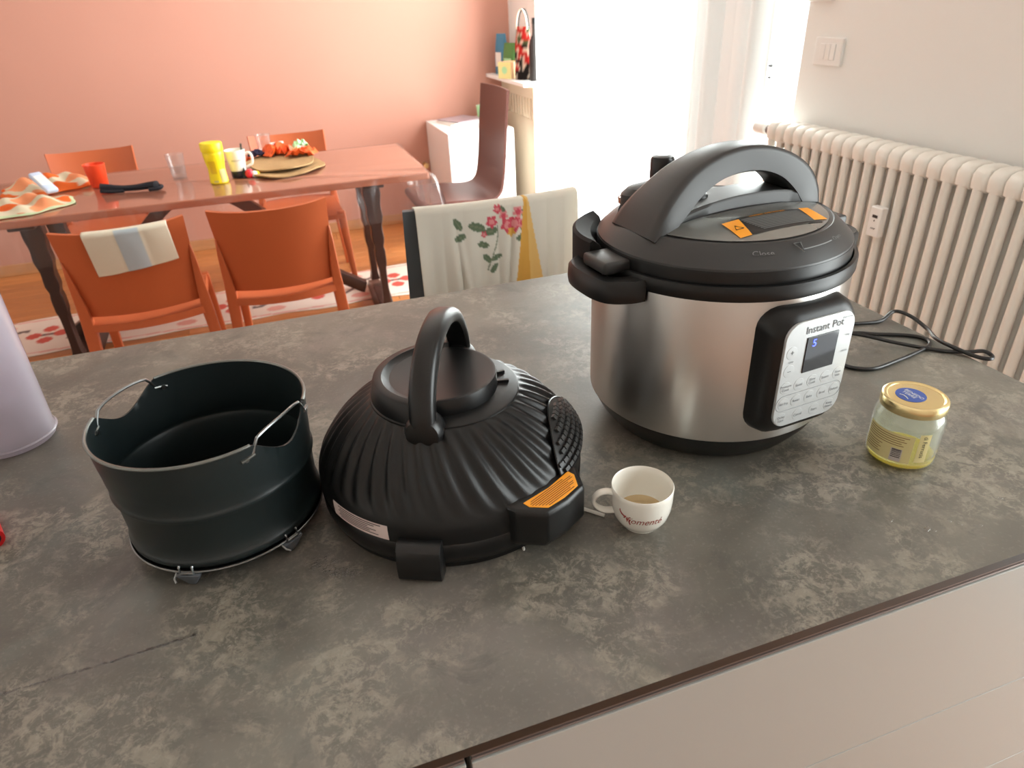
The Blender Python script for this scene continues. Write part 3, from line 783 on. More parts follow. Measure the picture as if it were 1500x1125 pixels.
# floral tablecloth folded over the grey chair's backrest
def drape_cloth():
    t_x0, t_x1 = 0.288, 0.710
    yb, zt = 1.618, 1.006
    nu, nv = 190, 150
    flowers = [(0.46, 0.13, 0.030, 0), (0.535, 0.10, 0.024, 1), (0.555, 0.16, 0.038, 0), (0.60, 0.155, 0.038, 0), (0.625, 0.09, 0.028, 1), (0.645, 0.16, 0.026, 1), (0.41, 0.20, 0.016, 0), (0.575, 0.205, 0.022, 2), (0.50, 0.06, 0.022, 0)]
    leaves = [(0.37, 0.15, 0.045, 20), (0.45, 0.185, 0.040, -10), (0.53, 0.075, 0.032, 70), (0.40, 0.26, 0.032, 15), (0.415, 0.345, 0.030, 55), (0.475, 0.345, 0.030, -20), (0.455, 0.41, 0.030, -50), (0.26, 0.125, 0.035, 60), (0.265, 0.205, 0.035, -20), (0.64, 0.24, 0.036, -15), (0.665, 0.11, 0.03, 70), (0.66, 0.20, 0.03, 30), (0.40, 0.70, 0.04, 80), (0.455, 0.705, 0.04, 30)]
    mb = MB(); cols = []
    white, off, yel, pk, pk2, gr, st = lin(238, 232, 220), lin(238, 232, 220), lin(236, 184, 92), lin(226, 96, 112), lin(240, 160, 160), lin(116, 132, 106), lin(140, 146, 120)
    def edge(v): return 0.0
    def surf(u, v):
        # v: 0 at far-side hem, rises, crosses the top, falls on the near side
        d = (v-0.28)/0.72*0.42           # distance from the top line, + on the near side
        x = t_x0+(t_x1-t_x0)*u
        zsag = 0.0
        fold = 0.010*math.sin(u*19+1.0)+0.006*math.sin(u*41+2)+0.022*math.exp(-((u-0.60+0.25*max(0, d))/0.035)**2)+0.016*math.exp(-((u-0.215-0.22*max(0, d))/0.025)**2)
        k = min(1, abs(d)/0.25)
        top_r = 0.013
        if d >= 0:
            a = min(d/top_r, PI/2) if d < top_r*PI/2 else PI/2
            yy = yb-top_r*math.sin(a); zz = zt+top_r*math.cos(a)-top_r-max(0, d-top_r*PI/2)
            yy -= abs(fold)*k*1.1+0.01*k+ 0.022*(1-(2*u-1)**2)
            yy += 0.015*max(0, d-0.02)/0.3
        else:
            e = -d
            a = min(e/top_r, PI/2)
            yy = yb+top_r*math.sin(a)-0.022*(1-(2*u-1)**2); zz = zt+top_r*math.cos(a)-top_r-max(0, e-top_r*PI/2)
            yy += 0.012+abs(fold)*k*0.5
        sx = 0.0
        if u > 0.9: sx = (u-0.9)*0.35*max(0, d)
        return (x+sx-0.03*max(0, d)*(1-u)*0.3, yy, zz), d
    for i in range(nu+1):
        for j in range(nv+1):
            u, v = i/nu, j/nv
            p, d = surf(u, v); mb.v.append(p)
            c = white
            s = d                               # metres from top on the near side
            uu = u
            l1 = 0.19+0.22*max(0, d); l2 = 0.64-0.32*max(0, d); l3 = 0.662+0.38*max(0, d)
            if uu < l1 or uu > l3: c = off
            elif uu > l2: c = yel if (uu-l2) < (l3-l2)*0.55 else lin(244, 206, 132)
            else:
                X, Y = uu-0.06*max(0, d)+0.03, d/0.42
                for lx, ly, r, a in leaves:
                    r = r*1.15
                    ca_, sa_ = math.cos(R_(a)), math.sin(R_(a))
                    ex, ey = (X-lx)*1.0, (Y-ly)
                    a1, b1 = ex*ca_+ey*sa_, -ex*sa_+ey*ca_
                    if (a1/r)**2+(b1/(r*0.5))**2 < 1: c = gr if abs(b1) > r*0.06 else st
                if abs(X-(0.445+0.05*math.sin(Y*9))) < 0.004 and 0.15 < Y < 0.42: c = st
                for lx, ly, r, kind in flowers:
                    r = r*1.2
                    q = math.hypot(X-lx, (Y-ly)*0.9)
                    an = math.atan2(Y-ly, X-lx)
                    if q < r*(0.85+0.18*math.sin(5*an)):
                        c = (pk, pk2, yel)[kind] if (q > r*0.45 or kind == 2) else ((pk2, pk, pk2)[kind])
            if abs(uu-l1) < 0.006 and d > 0.3: c = lin(206, 130, 84)
            cols.append(c)
    for i in range(nu):
        for j in range(nv):
            a = i*(nv+1)+j
            mb.f.append((a, a+nv+1, a+nv+2, a+1))
    o = mk('floral_tablecloth', mb, 'print_cloth', smooth=180, cols=cols, fixn=False)
    md = o.modifiers.new('thick', 'SOLIDIFY'); md.thickness = 0.0015; md.offset = 0
    tag(o, 'cream tablecloth with pink flowers and yellow hem hung over the dark grey chair', 'tablecloth')
drape_cloth()

# cream towel on the first orange chair
def towel():
    mb = MB(); cols = []; nu, nv = 60, 70
    cr, bl = lin(240, 232, 214), lin(204, 214, 220)
    ca_, sa_ = math.cos(R_(4)), math.sin(R_(4))
    for i in range(nu+1):
        for j in range(nv+1):
            u, v = i/nu, j/nv
            d = (v-0.30)/0.70*0.165
            if d > 0: d *= 1.0+0.10*(u < 0.27)*0-0.12*u
            xl = -0.108+0.265*u+ (0.006*max(0, d)/0.15)
            ub = (xl/0.42)+0.5
            bow = 0.050*(1-(2*ub-1)**2)
            ytop = -0.270-bow
            zt = 0.806
            sl = 0.0
            rr = 0.012
            if d >= 0:
                a = min(d/rr, PI/2); yy = ytop-0.006-rr*math.sin(a); zz = zt+rr*math.cos(a)-rr-max(0, d-rr*PI/2)
                yy += 0.22*max(0, d-rr*PI/2)-0.004*abs(math.sin(u*9))*min(1, d/0.05)-0.002
            else:
                e = -d; a = min(e/rr, PI/2); yy = ytop+0.0115+rr*math.sin(a)*0.6+0.22*max(0, e-rr)+0.004; zz = zt+rr*math.cos(a)-rr-max(0, e-rr*PI/2)
            mb.v.append((-0.585+xl*ca_-yy*sa_, 2.905+xl*sa_+yy*ca_, zz))
            c = cr
            if 0.38 < u < 0.66 and d > 0.0: c = bl
            cols.append(c)
    for i in range(nu):
        for j in range(nv):
            a = i*(nv+1)+j; mb.f.append((a, a+nv+1, a+nv+2, a+1))
    o = mk('kitchen_towel', mb, 'print_cloth', smooth=180, cols=cols, fixn=False)
    md = o.modifiers.new('thick', 'SOLIDIFY'); md.thickness = 0.003; md.offset = 0
    tag(o, 'cream kitchen towel with a pale blue block hung over an orange chair', 'towel')
towel()

# ------------------------------------------------------------------ things on the dining table
TT = TZ+0.0012
def lathe_thing(name, label, cat, loc, parts, rz=0):
    t = thing(name, label, cat, loc, rz)
    for nm, prof, mat in parts: mk(nm, MB().lathe(prof, 36), mat, t, smooth=40)
    return t
lathe_thing('plastic_cup', 'orange-red plastic cup beside the printed cloth on the table', 'cup', (-0.785, 3.60, TT),
            [('cup_body', [(0, 0), (0.033, 0), (0.036, 0.004), (0.045, 0.098), (0.043, 0.099), (0.034, 0.006), (0, 0.006)], 'red_cup'),
             ('cup_rim', [(0.0445, 0.0955), (0.0463, 0.097), (0.0463, 0.0995), (0.0445, 0.1005), (0.0428, 0.0985)], 'red_cup')])
lathe_thing('glass_tumbler', 'empty clear glass tumbler between black strap and yellow canister', 'glass', (-0.445, 3.60, TT),
            [('glass_wall', [(0, 0), (0.030, 0), (0.032, 0.003), (0.041, 0.108), (0.0395, 0.109), (0.030, 0.014)], 'tumbler_glass'),
             ('glass_base', [(0.0, 0.001), (0.029, 0.001), (0.030, 0.012), (0, 0.012)], 'tumbler_glass')])
lathe_thing('glass_tumbler', 'clear glass standing behind the orange packets on the table', 'glass', (-0.045, 3.87, TT),
            [('glass_wall', [(0, 0), (0.028, 0), (0.030, 0.003), (0.038, 0.118), (0.0365, 0.119), (0.028, 0.014)], 'tumbler_glass'),
             ('glass_base', [(0.0, 0.001), (0.027, 0.001), (0.028, 0.012), (0, 0.012)], 'tumbler_glass')])
cn = lathe_thing('cocoa_canister', 'bright yellow plastic canister with screw lid on the table', 'canister', (-0.262, 3.395, TT),
            [('canister_body', [(0, 0), (0.037, 0), (0.040, 0.004), (0.038, 0.03), (0.036, 0.06), (0.041, 0.095), (0.044, 0.125), (0.043, 0.135), (0.038, 0.14)], 'yellow_can'),
             ('screw_lid', [(0.042, 0.137), (0.046, 0.138), (0.047, 0.142), (0.047, 0.170), (0.044, 0.174), (0, 0.174)], 'yellow_can')])
def wrap(c, r, a0, a1, z0, z1, rf=None, nu=16, nv=4):
    def fn(u, v):
        a = R_(a0+(a1-a0)*u); z = z0+(z1-z0)*v; q = r if rf is None else rf(z)
        return (c[0]+q*math.cos(a), c[1]+q*math.sin(a), z)
    return MB().grid(fn, nu, nv)
mk('printed_label', wrap((0, 0), 0.0402, -130, -88, 0.045, 0.10, lambda z: 0.0375+max(0, z-0.06)*0.14), 'yellow_deep', cn)
mk('printed_emblem', wrap((0, 0), 0.0402, -70, -20, 0.006, 0.062, lambda z: 0.0412-0.06*z), 'can_print', cn)
mk('barcode_strip', wrap((0, 0), 0.0402, -118, -90, 0.008, 0.016, lambda z: 0.0412-0.06*z), 'can_print', cn)
mg = lathe_thing('coffee_mug', 'tapered white mug with navy foot and spoon beside the yellow canister', 'mug', (-0.175, 3.475, TT),
            [('mug_body', [(0.034, 0.028), (0.036, 0.04), (0.046, 0.119), (0.0445, 0.121), (0.043, 0.119), (0.033, 0.03), (0, 0.028)], 'porcelain'),
             ('navy_foot', [(0, 0), (0.033, 0), (0.0345, 0.003), (0.0352, 0.030), (0.033, 0.030)], 'mug_navy')])
mk('handle', MB().tube(spline([(0.041, 0, 0.10), (0.062, 0, 0.105), (0.072, 0, 0.085), (0.066, 0, 0.055), (0.039, 0, 0.042)], 6), 0.0055, 10), 'porcelain', mg, rot=(0, 0, R_(-10)))
mk('spoon', MB().tube([(0.02, 0.01, 0.03), (0.028, 0.015, 0.10), (0.034, 0.02, 0.142)], [0.004, 0.003, 0.0045], 8), 'toy_black', mg)
mbt = text_mb('MERCATO', 0.0105, lambda x, yy: ((0.0347+0.13*(0.078+yy-0.028)+0.0012)*math.cos(R_(-85)+x/0.042), (0.0347+0.13*(0.078+yy-0.028)+0.0012)*math.sin(R_(-85)+x/0.042), 0.078+yy))
mk('lettering', mbt, 'ink_grey', mg, smooth=0)
# little red, white and yellow toy figure
ty = thing('toy_figure', 'tiny red, white and yellow toy figure in front of the mug', 'toy', (-0.118, 3.435, TT), R_(10))
mk('body', MB().lathe([(0, 0), (0.014, 0.001), (0.019, 0.014), (0.016, 0.028), (0.008, 0.036), (0, 0.037)], 18), 'toy_red', ty, loc=(-0.012, 0, 0))
mk('belly', MB().lathe([(0, 0), (0.012, 0.001), (0.016, 0.012), (0.012, 0.024), (0, 0.028)], 18), 'paper_white', ty, loc=(0.008, -0.004, 0))
mk('cap', MB().lathe([(0, 0.0), (0.012, 0.002), (0.014, 0.012), (0.008, 0.022), (0, 0.026)], 18), 'toy_yellow', ty, loc=(0.022, 0, 0))
mk('tail', MB().lathe([(0.012, 0.0), (0.010, 0.02), (0.0, 0.05)], 8, cap0=True), 'toy_black', ty, loc=(-0.030, 0.012, 0))
# straw placemats
def straw_mat(name, label, loc, rx, ry, rz, z0, lift):
    mb = MB(); nu, nv = 20, 72
    def fn(u, v):
        a = 2*PI*v; r = u*(1+0.03*math.sin(a*3+1)+0.02*math.sin(a*7))
        x, y = rx*r*math.cos(a), ry*r*math.sin(a)
        return (x, y, z0+0.0012*math.sin(u*60)+0.004*u*u*(1+math.sin(a*4+rz*9))+lift*max(0, x/rx)**2+0.004)
    m = MB().grid(fn, nu, nv)
    o = mk(name, m, 'straw', smooth=60, loc=loc, rot=(0, 0, rz), solid=0.006)
    return tag(o, label, 'placemat')
straw_mat('straw_placemat', 'oval woven straw placemat lying under its twin', (0.045, 3.53, TT+0.004), 0.165, 0.205, R_(-20), 0, 0)
straw_mat('straw_placemat', 'oval woven straw placemat on top, edge raised, holding orange packets', (0.015, 3.60, TT+0.022), 0.160, 0.21, R_(10), 0.0, 0.005)
# packets and scraps
def crumple(name, label, mat, loc, sx, sy, sz, seed, rz=0, cat='packet', n=10):
    rnd = random.Random(seed)
    t = thing(name, label, cat, loc, rz)
    z = [[rnd.random()*sz for _ in range(n+1)] for _ in range(n+1)]
    m = MB().grid(lambda u, v: ((u-0.5)*sx*(1+0.1*math.sin(v*7+seed)), (v-0.5)*sy*(1+0.1*math.cos(u*6)), 0.003+z[int(u*n+.5)][int(v*n+.5)]*math.sin(PI*min(1, max(0, u)))**0.5), n, n)
    mk('wrapper', m, mat, t, smooth=25, solid=0.002)
    return t
c1 = crumple('snack_packet', 'crumpled orange packet lying on the straw placemat before the glass', 'packet_orange', (0.015, 3.765, TT+0.036), 0.15, 0.12, 0.055, 5, R_(20))
mk('seal_strip', MB().box(-0.02, 0.05, 0.030, 0.042, 0.030, 0.048), 'paper_white', c1, smooth=0)
c2 = crumple('snack_packet', 'flat orange packet on the straw placemat next to green wrapper', 'packet_orange', (0.125, 3.665, TT+0.036), 0.14, 0.10, 0.040, 9, R_(-15))
mk('price_tag', MB().box(-0.01, 0.015, 0.0, 0.02, 0.036, 0.038), 'paper_white', c2, smooth=0)
crumple('green_wrapper', 'crumpled mint green wrapper at the back of the straw placemats', 'packet_green', (0.130, 3.795, TT+0.034), 0.09, 0.07, 0.060, 12, R_(5), 'wrapper')
crumple('navy_cloth', 'small navy cloth next to the orange packet and the glass', 'packet_navy', (-0.085, 3.76, TT+0.034), 0.09, 0.05, 0.030, 15, 0, 'cloth')
crumple('red_scrap', 'small dark red scrap lying behind the mug', 'packet_orange', (-0.125, 3.83, TT), 0.05, 0.05, 0.030, 18, 0, 'scrap')
# black strap or folded case
def strap():
    pts = spline([(-0.125, 0.0, 0.022), (-0.09, 0.004, 0.020), (-0.03, -0.004, 0.016), (0.03, 0.0, 0.016), (0.085, 0.006, 0.020), (0.125, -0.004, 0.022)], 6)
    t = thing('black_strap', 'rolled black cloth strap lying in front of the red cup', 'strap', (-0.635, 3.415, TT), R_(-16))
    n = len(pts)
    rr = [0.022*(1-0.35*math.sin(PI*i/(n-1)))*(0.9 if 0 < i < n-1 else 0.5) for i in range(n)]
    mk('roll', MB().tube(pts, rr, 12), 'black_cloth', t, smooth=50)
    mk('loose_end', MB().tube(spline([(0.09, -0.02, 0.008), (0.13, -0.012, 0.010), (0.135, 0.012, 0.014), (0.10, 0.02, 0.012)], 5), 0.008, 8), 'black_cloth', t)
    mk('loose_end', MB().tube(spline([(-0.12, -0.012, 0.010), (-0.08, -0.022, 0.008), (-0.02, -0.016, 0.008)], 5), 0.008, 8), 'black_cloth', t)
strap()
# heaped printed cloth at the left of the table
def heap(name, label, cx, cy, rx, ry, h, seed, z0, pal):
    rnd = random.Random(seed); ph = [rnd.random()*6 for _ in range(8)]
    nu, nv = 46, 120; mb = MB(); cols = []
    for i in range(nu+1):
        for j in range(nv+1):
            u, v = i/nu, j/nv; a = 2*PI*v
            r = u*(1+0.07*math.sin(3*a+ph[0])+0.05*math.sin(7*a+ph[1]))
            x, y = rx*r*math.cos(a), ry*r*math.sin(a)
            f = (1-u**3)
            z = z0+0.003+h*f*(0.5+0.3*math.sin(x*24+ph[2])*math.cos(y*20+ph[3])+0.22*math.sin(x*52+y*30+ph[4]))
            mb.v.append((x, y, max(z, 0.001)))
            s = math.sin(x*22+y*15+ph[5])+0.7*math.sin(y*34-x*12+ph[6])
            c = pal[0] if s > 0.55 else (pal[1] if s > -0.55 else pal[2])
            if u > 0.93: c = pal[3]
            cols.append(c)
    for i in range(nu):
        for j in range(nv):
            q = i*(nv+1)+j; mb.f.append((q, q+nv+1, q+nv+2, q+1))
    o = mk(name, mb, 'print_cloth', smooth=180, cols=cols, fixn=False, loc=(cx, cy, TT))
    md = o.modifiers.new('thick', 'SOLIDIFY'); md.thickness = 0.002; md.offset = 0
    return tag(o, label, 'cloth')
OR, CRM, GRN, PCH = lin(252, 128, 62), lin(236, 224, 198), lin(214, 224, 186), lin(255, 176, 128)
heap('printed_cloth', 'heaped orange and cream printed cloth at the front edge of the table', -1.035, 3.335, 0.185, 0.185, 0.045, 3, 0, (PCH, CRM, OR, GRN))
heap('printed_cloth', 'heaped orange and cream printed cloth reaching to the red cup', -1.02, 3.715, 0.20, 0.185, 0.065, 8, 0, (OR, CRM, PCH, OR))
lb = thing('blue_sleeve', 'pale blue folded tissue pack stuck between the heaped cloths', 'tissue pack', (-0.985, 3.53, TT+0.045), R_(35))
mk('pack_body', MB().box(-0.025, 0.025, -0.075, 0.075, 0, 0.022), 'light_blue', lb, smooth=40, bevel=0.008, bseg=3, rot=(R_(24), 0, 0))
mk('pack_flap', MB().box(-0.020, 0.020, -0.030, 0.040, 0.021, 0.0235), 'paper_white', lb, smooth=0, rot=(R_(24), 0, 0))

# ------------------------------------------------------------------ kitchen island
X0, X1, Y0, Y1 = -1.75, 0.981, 0.333, 1.297
wt = mk('worktop', MB().box(X0, X1, Y0, Y1, CT-0.0112, CT), 'worktop_stone', smooth=0)
tag(wt, 'dark mottled stone-look worktop of the kitchen island', 'worktop')
bm = bmesh.new(); bm.from_mesh(wt.data)
wt.data.materials.append(MATS['worktop_edge']); bm.free()
for p in wt.data.polygons:
    if abs(p.normal.z) < 0.5 : p.material_index = 1
def cabinet(x0, x1, label):
    t = thing('drawer_cabinet', label, 'cabinet', (x0, Y0, 0))
    w_ = x1-x0
    mk('carcass', MB().box(0.001, w_-0.001, 0.022, 0.94, 0.10, CT-0.0112), 'carcass_dark', t, smooth=0)
    mk('grip_rail', MB().box(0.002, w_-0.002, 0.0035, 0.0225, 0.886, CT-0.0112).box(0.002, w_-0.002, 0.0015, 0.0040, 0.8885, 0.8905), 'grip_rail', t, smooth=0, bevel=0.0008)
    for a, b in ((0.657, 0.8875), (0.446, 0.6555), (0.115, 0.4445)):
        mk('drawer_front', MB().box(0.0015, w_-0.0015, 0.0, 0.022, a, b), 'drawer_lacquer', t, smooth=0, bevel=0.0008)
    mk('plinth', MB().box(0.0, w_, 0.06, 0.90, 0.0, 0.10), 'carcass_dark', t, smooth=0)
    return t
cabinet(0.0535, X1-0.004, 'pale grey drawer cabinet under the worktop with wide flat fronts')
cabinet(-0.85, 0.0515, 'pale grey drawer cabinet next to the wider one, only its corner showing')

# ------------------------------------------------------------------ pressure cooker
pc = thing('pressure_cooker', 'large brushed steel electric pressure cooker with black lid on the worktop', 'pressure cooker', (0.5124, 0.7127, CT), R_(5))
RB = 0.160
mk('base', MB().lathe([(0.0, 0.004), (0.124, 0.004), (0.130, 0.0055), (0.136, 0.011), (0.150, 0.030), (0.157, 0.044), (0.1585, 0.0475), (0.150, 0.0475)], 96), 'black_plastic', pc, smooth=30)
for a in (45, 135, 225, 315):
    mk('foot', MB().lathe([(0, 0), (0.010, 0), (0.011, 0.005)], 14, c=(0.10*math.cos(R_(a)), 0.10*math.sin(R_(a)))), 'black_plastic', pc)
mk('steel_body', MB().lathe([(0.1575, 0.046), (0.1595, 0.048), (RB, 0.052), (RB, 0.228), (0.1590, 0.2325), (0.15, 0.2325)], 128), 'brushed_steel', pc, smooth=30)
mk('rim_ring', MB().lathe([(0.157, 0.2305), (0.1612, 0.2312), (0.1622, 0.234), (0.1622, 0.246), (0.1610, 0.2485), (0.1570, 0.2488), (0.1555, 0.244), (0.1555, 0.2330), (0.14, 0.2330)], 128), 'black_satin', pc, smooth=30)
lidp = [(0.150, 0.238), (0.1535, 0.2415), (0.1542, 0.262), (0.1535, 0.2655), (0.1505, 0.2685), (0.141, 0.2775), (0.131, 0.2855), (0.1285, 0.2866)]
lidtop = [(0.127, 0.2858), (0.122, 0.2862), (0.10, 0.2905), (0.07, 0.2945), (0.03, 0.2965), (0.0, 0.297)]
ld = mk('lid', MB().lathe(lidp+lidtop, 128), 'lid_grey', pc, smooth=28)
mk('lid_skirt', MB().lathe([(0.1500, 0.236), (0.1546, 0.2385), (0.1550, 0.260), (0.1544, 0.2632), (0.150, 0.2632)], 128), 'black_satin', pc, smooth=30)
def ztop(r):
    pr = sorted(lidp[5:]+lidtop)
    for (a, za), (b, zb) in zip(pr, pr[1:]):
        if a <= r <= b: return za+(zb-za)*(r-a)/(b-a+1e-9)
    return pr[-1][1]
# glossy inlay in front of the handle
def inlay_pt(u, v, off=0.0012):
    x = -0.118+0.236*u
    yb = -0.034; yf = -math.sqrt(max(1e-6, 0.1225**2-x*x))
    yf = min(yf, yb-0.0005) if abs(x) < 0.1176 else yb-0.0005
    y = yb+(yf-yb)*v
    return (x, y, ztop(math.hypot(x, y))+off)
mk('lid_inlay', MB().grid(inlay_pt, 48, 14), 'lid_inlay', pc, smooth=60, fixn=True)
def on_lid(x, y, off): return (x, y, ztop(math.hypot(x, y))+off)
def lid_patch(x0, x1, y0, y1, off, nu=16, nv=6, sk0=0, sk1=0):
    def fn(u, v):
        y = y0+(y1-y0)*v - 0.0; x = x0+(x1-x0)*u + (sk0*(1-u)+sk1*u)*(v-0.5)
        yy = y + 0.06*(x*x)*10*0
        return on_lid(x, yy, off)
    return MB().grid(fn, nu, nv)
st = mk('warning_sticker', lid_patch(-0.040, 0.062, -0.102, -0.060, 0.0018), 'label_black', pc, smooth=60)
st['label'] = 'black warning sticker with orange ends'
mk('sticker_end', lid_patch(-0.056, -0.036, -0.102, -0.064, 0.0021, 6, 4, 0.004, 0.012), 'label_orange', st)
mk('sticker_end', lid_patch(0.058, 0.076, -0.096, -0.060, 0.0021, 6, 4, 0.010, 0.004), 'label_orange', st)
tx = MB()
for k in range(9):
    yy = -0.068-k*0.0036
    tx.add(*(lambda g: (g.v, g.f))(lid_patch(-0.030+0.001*k, 0.054, yy-0.0010, yy+0.0010, 0.0023, 14, 1)))
mk('sticker_print', tx, 'ink_grey', st, smooth=0)
tw = text_mb('WARNING  AVERTISSEMENT', 0.0042, lambda x, y: on_lid(0.012+x, -0.0635+y, 0.0024))
mk('sticker_heading', tw, 'label_orange', st, smooth=0)
tri = MB().tube([on_lid(-0.046+0.006*math.sin(a), -0.083+0.006*math.cos(a), 0.0026) for a in (0, 2*PI/3, 4*PI/3)], 0.0005, 5, closed=True)
mk('warning_triangle', tri, 'ink_dark', st)
# embossed lettering on the lid bevel
def bevel_pt(s, x, y, a0, r0=0.1405):
    r = r0-y*0.75; a = R_(a0)+x/r0
    return (r*math.cos(a), r*math.sin(a), ztop(r)+0.0006)
mk('lid_lettering', text_mb('Close', 0.0105, lambda x, y: bevel_pt(0, x, y, -111)), 'ink_grey', pc, smooth=0)
ar = MB()
def barc(a0, a1, r):
    return [(r*math.cos(R_(a0+(a1-a0)*k/12)), r*math.sin(R_(a0+(a1-a0)*k/12)), ztop(r)+0.0006) for k in range(13)]
ar.tube(barc(-92, -72, 0.1405), 0.0007, 5)
ar.tube([(0.1335*math.cos(R_(-95)), 0.1335*math.sin(R_(-95)), ztop(0.1335)+0.0006), (0.1465*math.cos(R_(-93)), 0.1465*math.sin(R_(-93)), ztop(0.1465)+0.0006), (0.1335*math.cos(R_(-91)), 0.1335*math.sin(R_(-91)), ztop(0.1335)+0.0006)], 0.0007, 5, closed=True)
mk('lid_arrow', ar, 'ink_grey', pc)
mk('lid_lettering', text_mb('Open', 0.0085, lambda x, y: bevel_pt(0, x, y, -66)), 'ink_grey', pc, smooth=0)

# arched lid handle
def arch():
    stn = [(-0.128, 0.278, 0.092, 0.016, 0), (-0.112, 0.295, 0.084, 0.026, 0.0), (-0.090, 0.314, 0.070, 0.032, 0), (-0.062, 0.334, 0.057, 0.032, 0), (-0.030, 0.347, 0.050, 0.029, 0), (0.005, 0.352, 0.047, 0.028, 0),
           (0.040, 0.349, 0.048, 0.028, 0), (0.072, 0.338, 0.051, 0.030, 0), (0.098, 0.320, 0.055, 0.034, 0), (0.112, 0.300, 0.060, 0.032, 0), (0.119, 0.281, 0.062, 0.026, 0)]
    pts = spline([(s[0], s[2], s[1]) for s in stn], 5); th = spline([(s[3], s[4], 0) for s in stn], 5)
    rings = []
    for i, p in enumerate(pts):
        a, b = pts[max(0, i-1)], pts[min(len(pts)-1, i+1)]
        t = Vector((b.x-a.x, 0, b.z-a.z)).normalized(); n = Vector((-t.z, 0, t.x))
        w2, h2 = p.y/2, th[i].x/2; c = Vector((p.x, 0, p.z))
        sec = []
        for ky, kn in ((-1, -1), (-1, 0.55), (-0.93, 0.86), (-0.75, 1.0), (0.75, 1.0), (0.93, 0.86), (1, 0.55), (1, -1), (0.85, -1.15), (-0.85, -1.15)):
            sec.append(c+Vector((0, ky*w2, 0))+n*(kn*h2))
        rings.append(sec)
    return MB().loft(rings)
hd = mk('lid_handle', arch(), 'lid_grey', pc, smooth=50)
# ridge under the handle opening
def ridge():
    stn = [(-0.122, 0.284, 0.084, 0), (-0.095, 0.297, 0.070, 0), (-0.06, 0.305, 0.057, 0), (0.0, 0.310, 0.050, 0), (0.06, 0.309, 0.052, 0), (0.10, 0.302, 0.058, 0), (0.122, 0.286, 0.062, 0)]
    rings = []
    for p in spline([(s[0], s[2], s[1]) for s in stn], 5):
        w2 = p.y/2
        rings.append([(p.x, -w2*1.05, 0.270), (p.x, -w2, p.z-0.003), (p.x, -w2*0.9, p.z), (p.x, w2*0.9, p.z), (p.x, w2, p.z-0.003), (p.x, w2*1.05, 0.270)])
    return MB().loft(rings)
mk('handle_base', ridge(), 'lid_grey', pc, smooth=40)
mk('release_button', MB().lathe([(0.017, 0.298), (0.017, 0.306), (0.014, 0.311), (0.006, 0.314), (0, 0.3145)], 28, c=(-0.036, 0.010)), 'black_satin', pc)
# right-hand shoulder of the handle
mk('steam_valve', MB().lathe([(0.009, 0.290), (0.009, 0.310), (0.0145, 0.311), (0.0155, 0.314), (0.0155, 0.337), (0.0135, 0.3405), (0.009, 0.342), (0, 0.342)], 28, c=(-0.028, 0.093)), 'black_plastic', pc)
mk('valve_shroud', MB().loft([[(-0.028+a*(0.050 if k == 0 else 0.043)*1.25, 0.088+b*(0.030 if k == 0 else 0.024), z) for a, b in [(math.cos(2*PI*j/28), math.sin(2*PI*j/28)) for j in range(28)]] for k, z in ((0, 0.278), (0, 0.300), (1, 0.307))]), 'lid_grey', pc, smooth=40)
mk('notch_glint', MB().lathe([(0.014, 0.284), (0.0150, 0.2925), (0.0120, 0.2935), (0.0095, 0.288)], 28, c=(-0.070, 0.104)), 'chrome', pc)  # chrome ring added to stand for a bright reflection at the lid's notch
# side handles with the lid fin parked in one of them
def side_handle(s):
    rings = []
    out = [(0.150, -0.062), (0.168, -0.060), (0.190, -0.048), (0.199, -0.028), (0.201, 0.0), (0.199, 0.028), (0.190, 0.048), (0.168, 0.060), (0.150, 0.062)]
    inn = [(0.150, -0.038), (0.164, -0.036), (0.176, -0.028), (0.181, -0.016), (0.182, 0.0), (0.181, 0.016), (0.176, 0.028), (0.164, 0.036), (0.150, 0.038)]
    O = spline([(a, b, 0) for a, b in out], 4); I = spline([(a, b, 0) for a, b in inn], 4)
    rings = []
    for o_, i_ in zip(O, I):
        rings.append([(s*o_.x, o_.y, 0.2190), (s*(o_.x+0.001), o_.y*1.01, 0.2260), (s*o_.x, o_.y, 0.2400), (s*(o_.x-0.003), o_.y*0.96, 0.2440), (s*(i_.x+0.002), i_.y*1.04, 0.2440), (s*i_.x, i_.y, 0.240), (s*i_.x, i_.y, 0.2190)])
    return MB().loft(rings)
for s in (-1, 1):
    h = mk('side_handle', side_handle(s), 'black_satin', pc, smooth=40)
    mk('handle_floor', MB().box(min(s*0.150, s*0.182), max(s*0.150, s*0.182), -0.036, 0.036, 0.2195, 0.2255), 'black_plastic', h, smooth=0)
    mk('lid_fin', MB().box(min(s*0.150, s*0.186), max(s*0.150, s*0.186), -0.030, 0.022, 0.2450, 0.2600), 'lid_grey', pc, smooth=40, bevel=0.004, bseg=3)
# socket housing at the back corner
def sock():
    a = R_(150); m = MB(); rings = []
    for k in range(13):
        q = -22+44*k/12; aa = a+R_(q); ro = 0.186-0.010*(abs(q)/22)**2
        rings.append([(0.155*math.cos(aa), 0.155*math.sin(aa), 0.215), (ro*math.cos(aa), ro*math.sin(aa), 0.215), (ro*math.cos(aa), ro*math.sin(aa), 0.268), ((ro-0.004)*math.cos(aa), (ro-0.004)*math.sin(aa), 0.271), (0.163*math.cos(aa), 0.163*math.sin(aa), 0.264), (0.157*math.cos(aa), 0.157*math.sin(aa), 0.250)])
    return m.loft(rings)
mk('socket_housing', sock(), 'black_rough', pc, smooth=40)

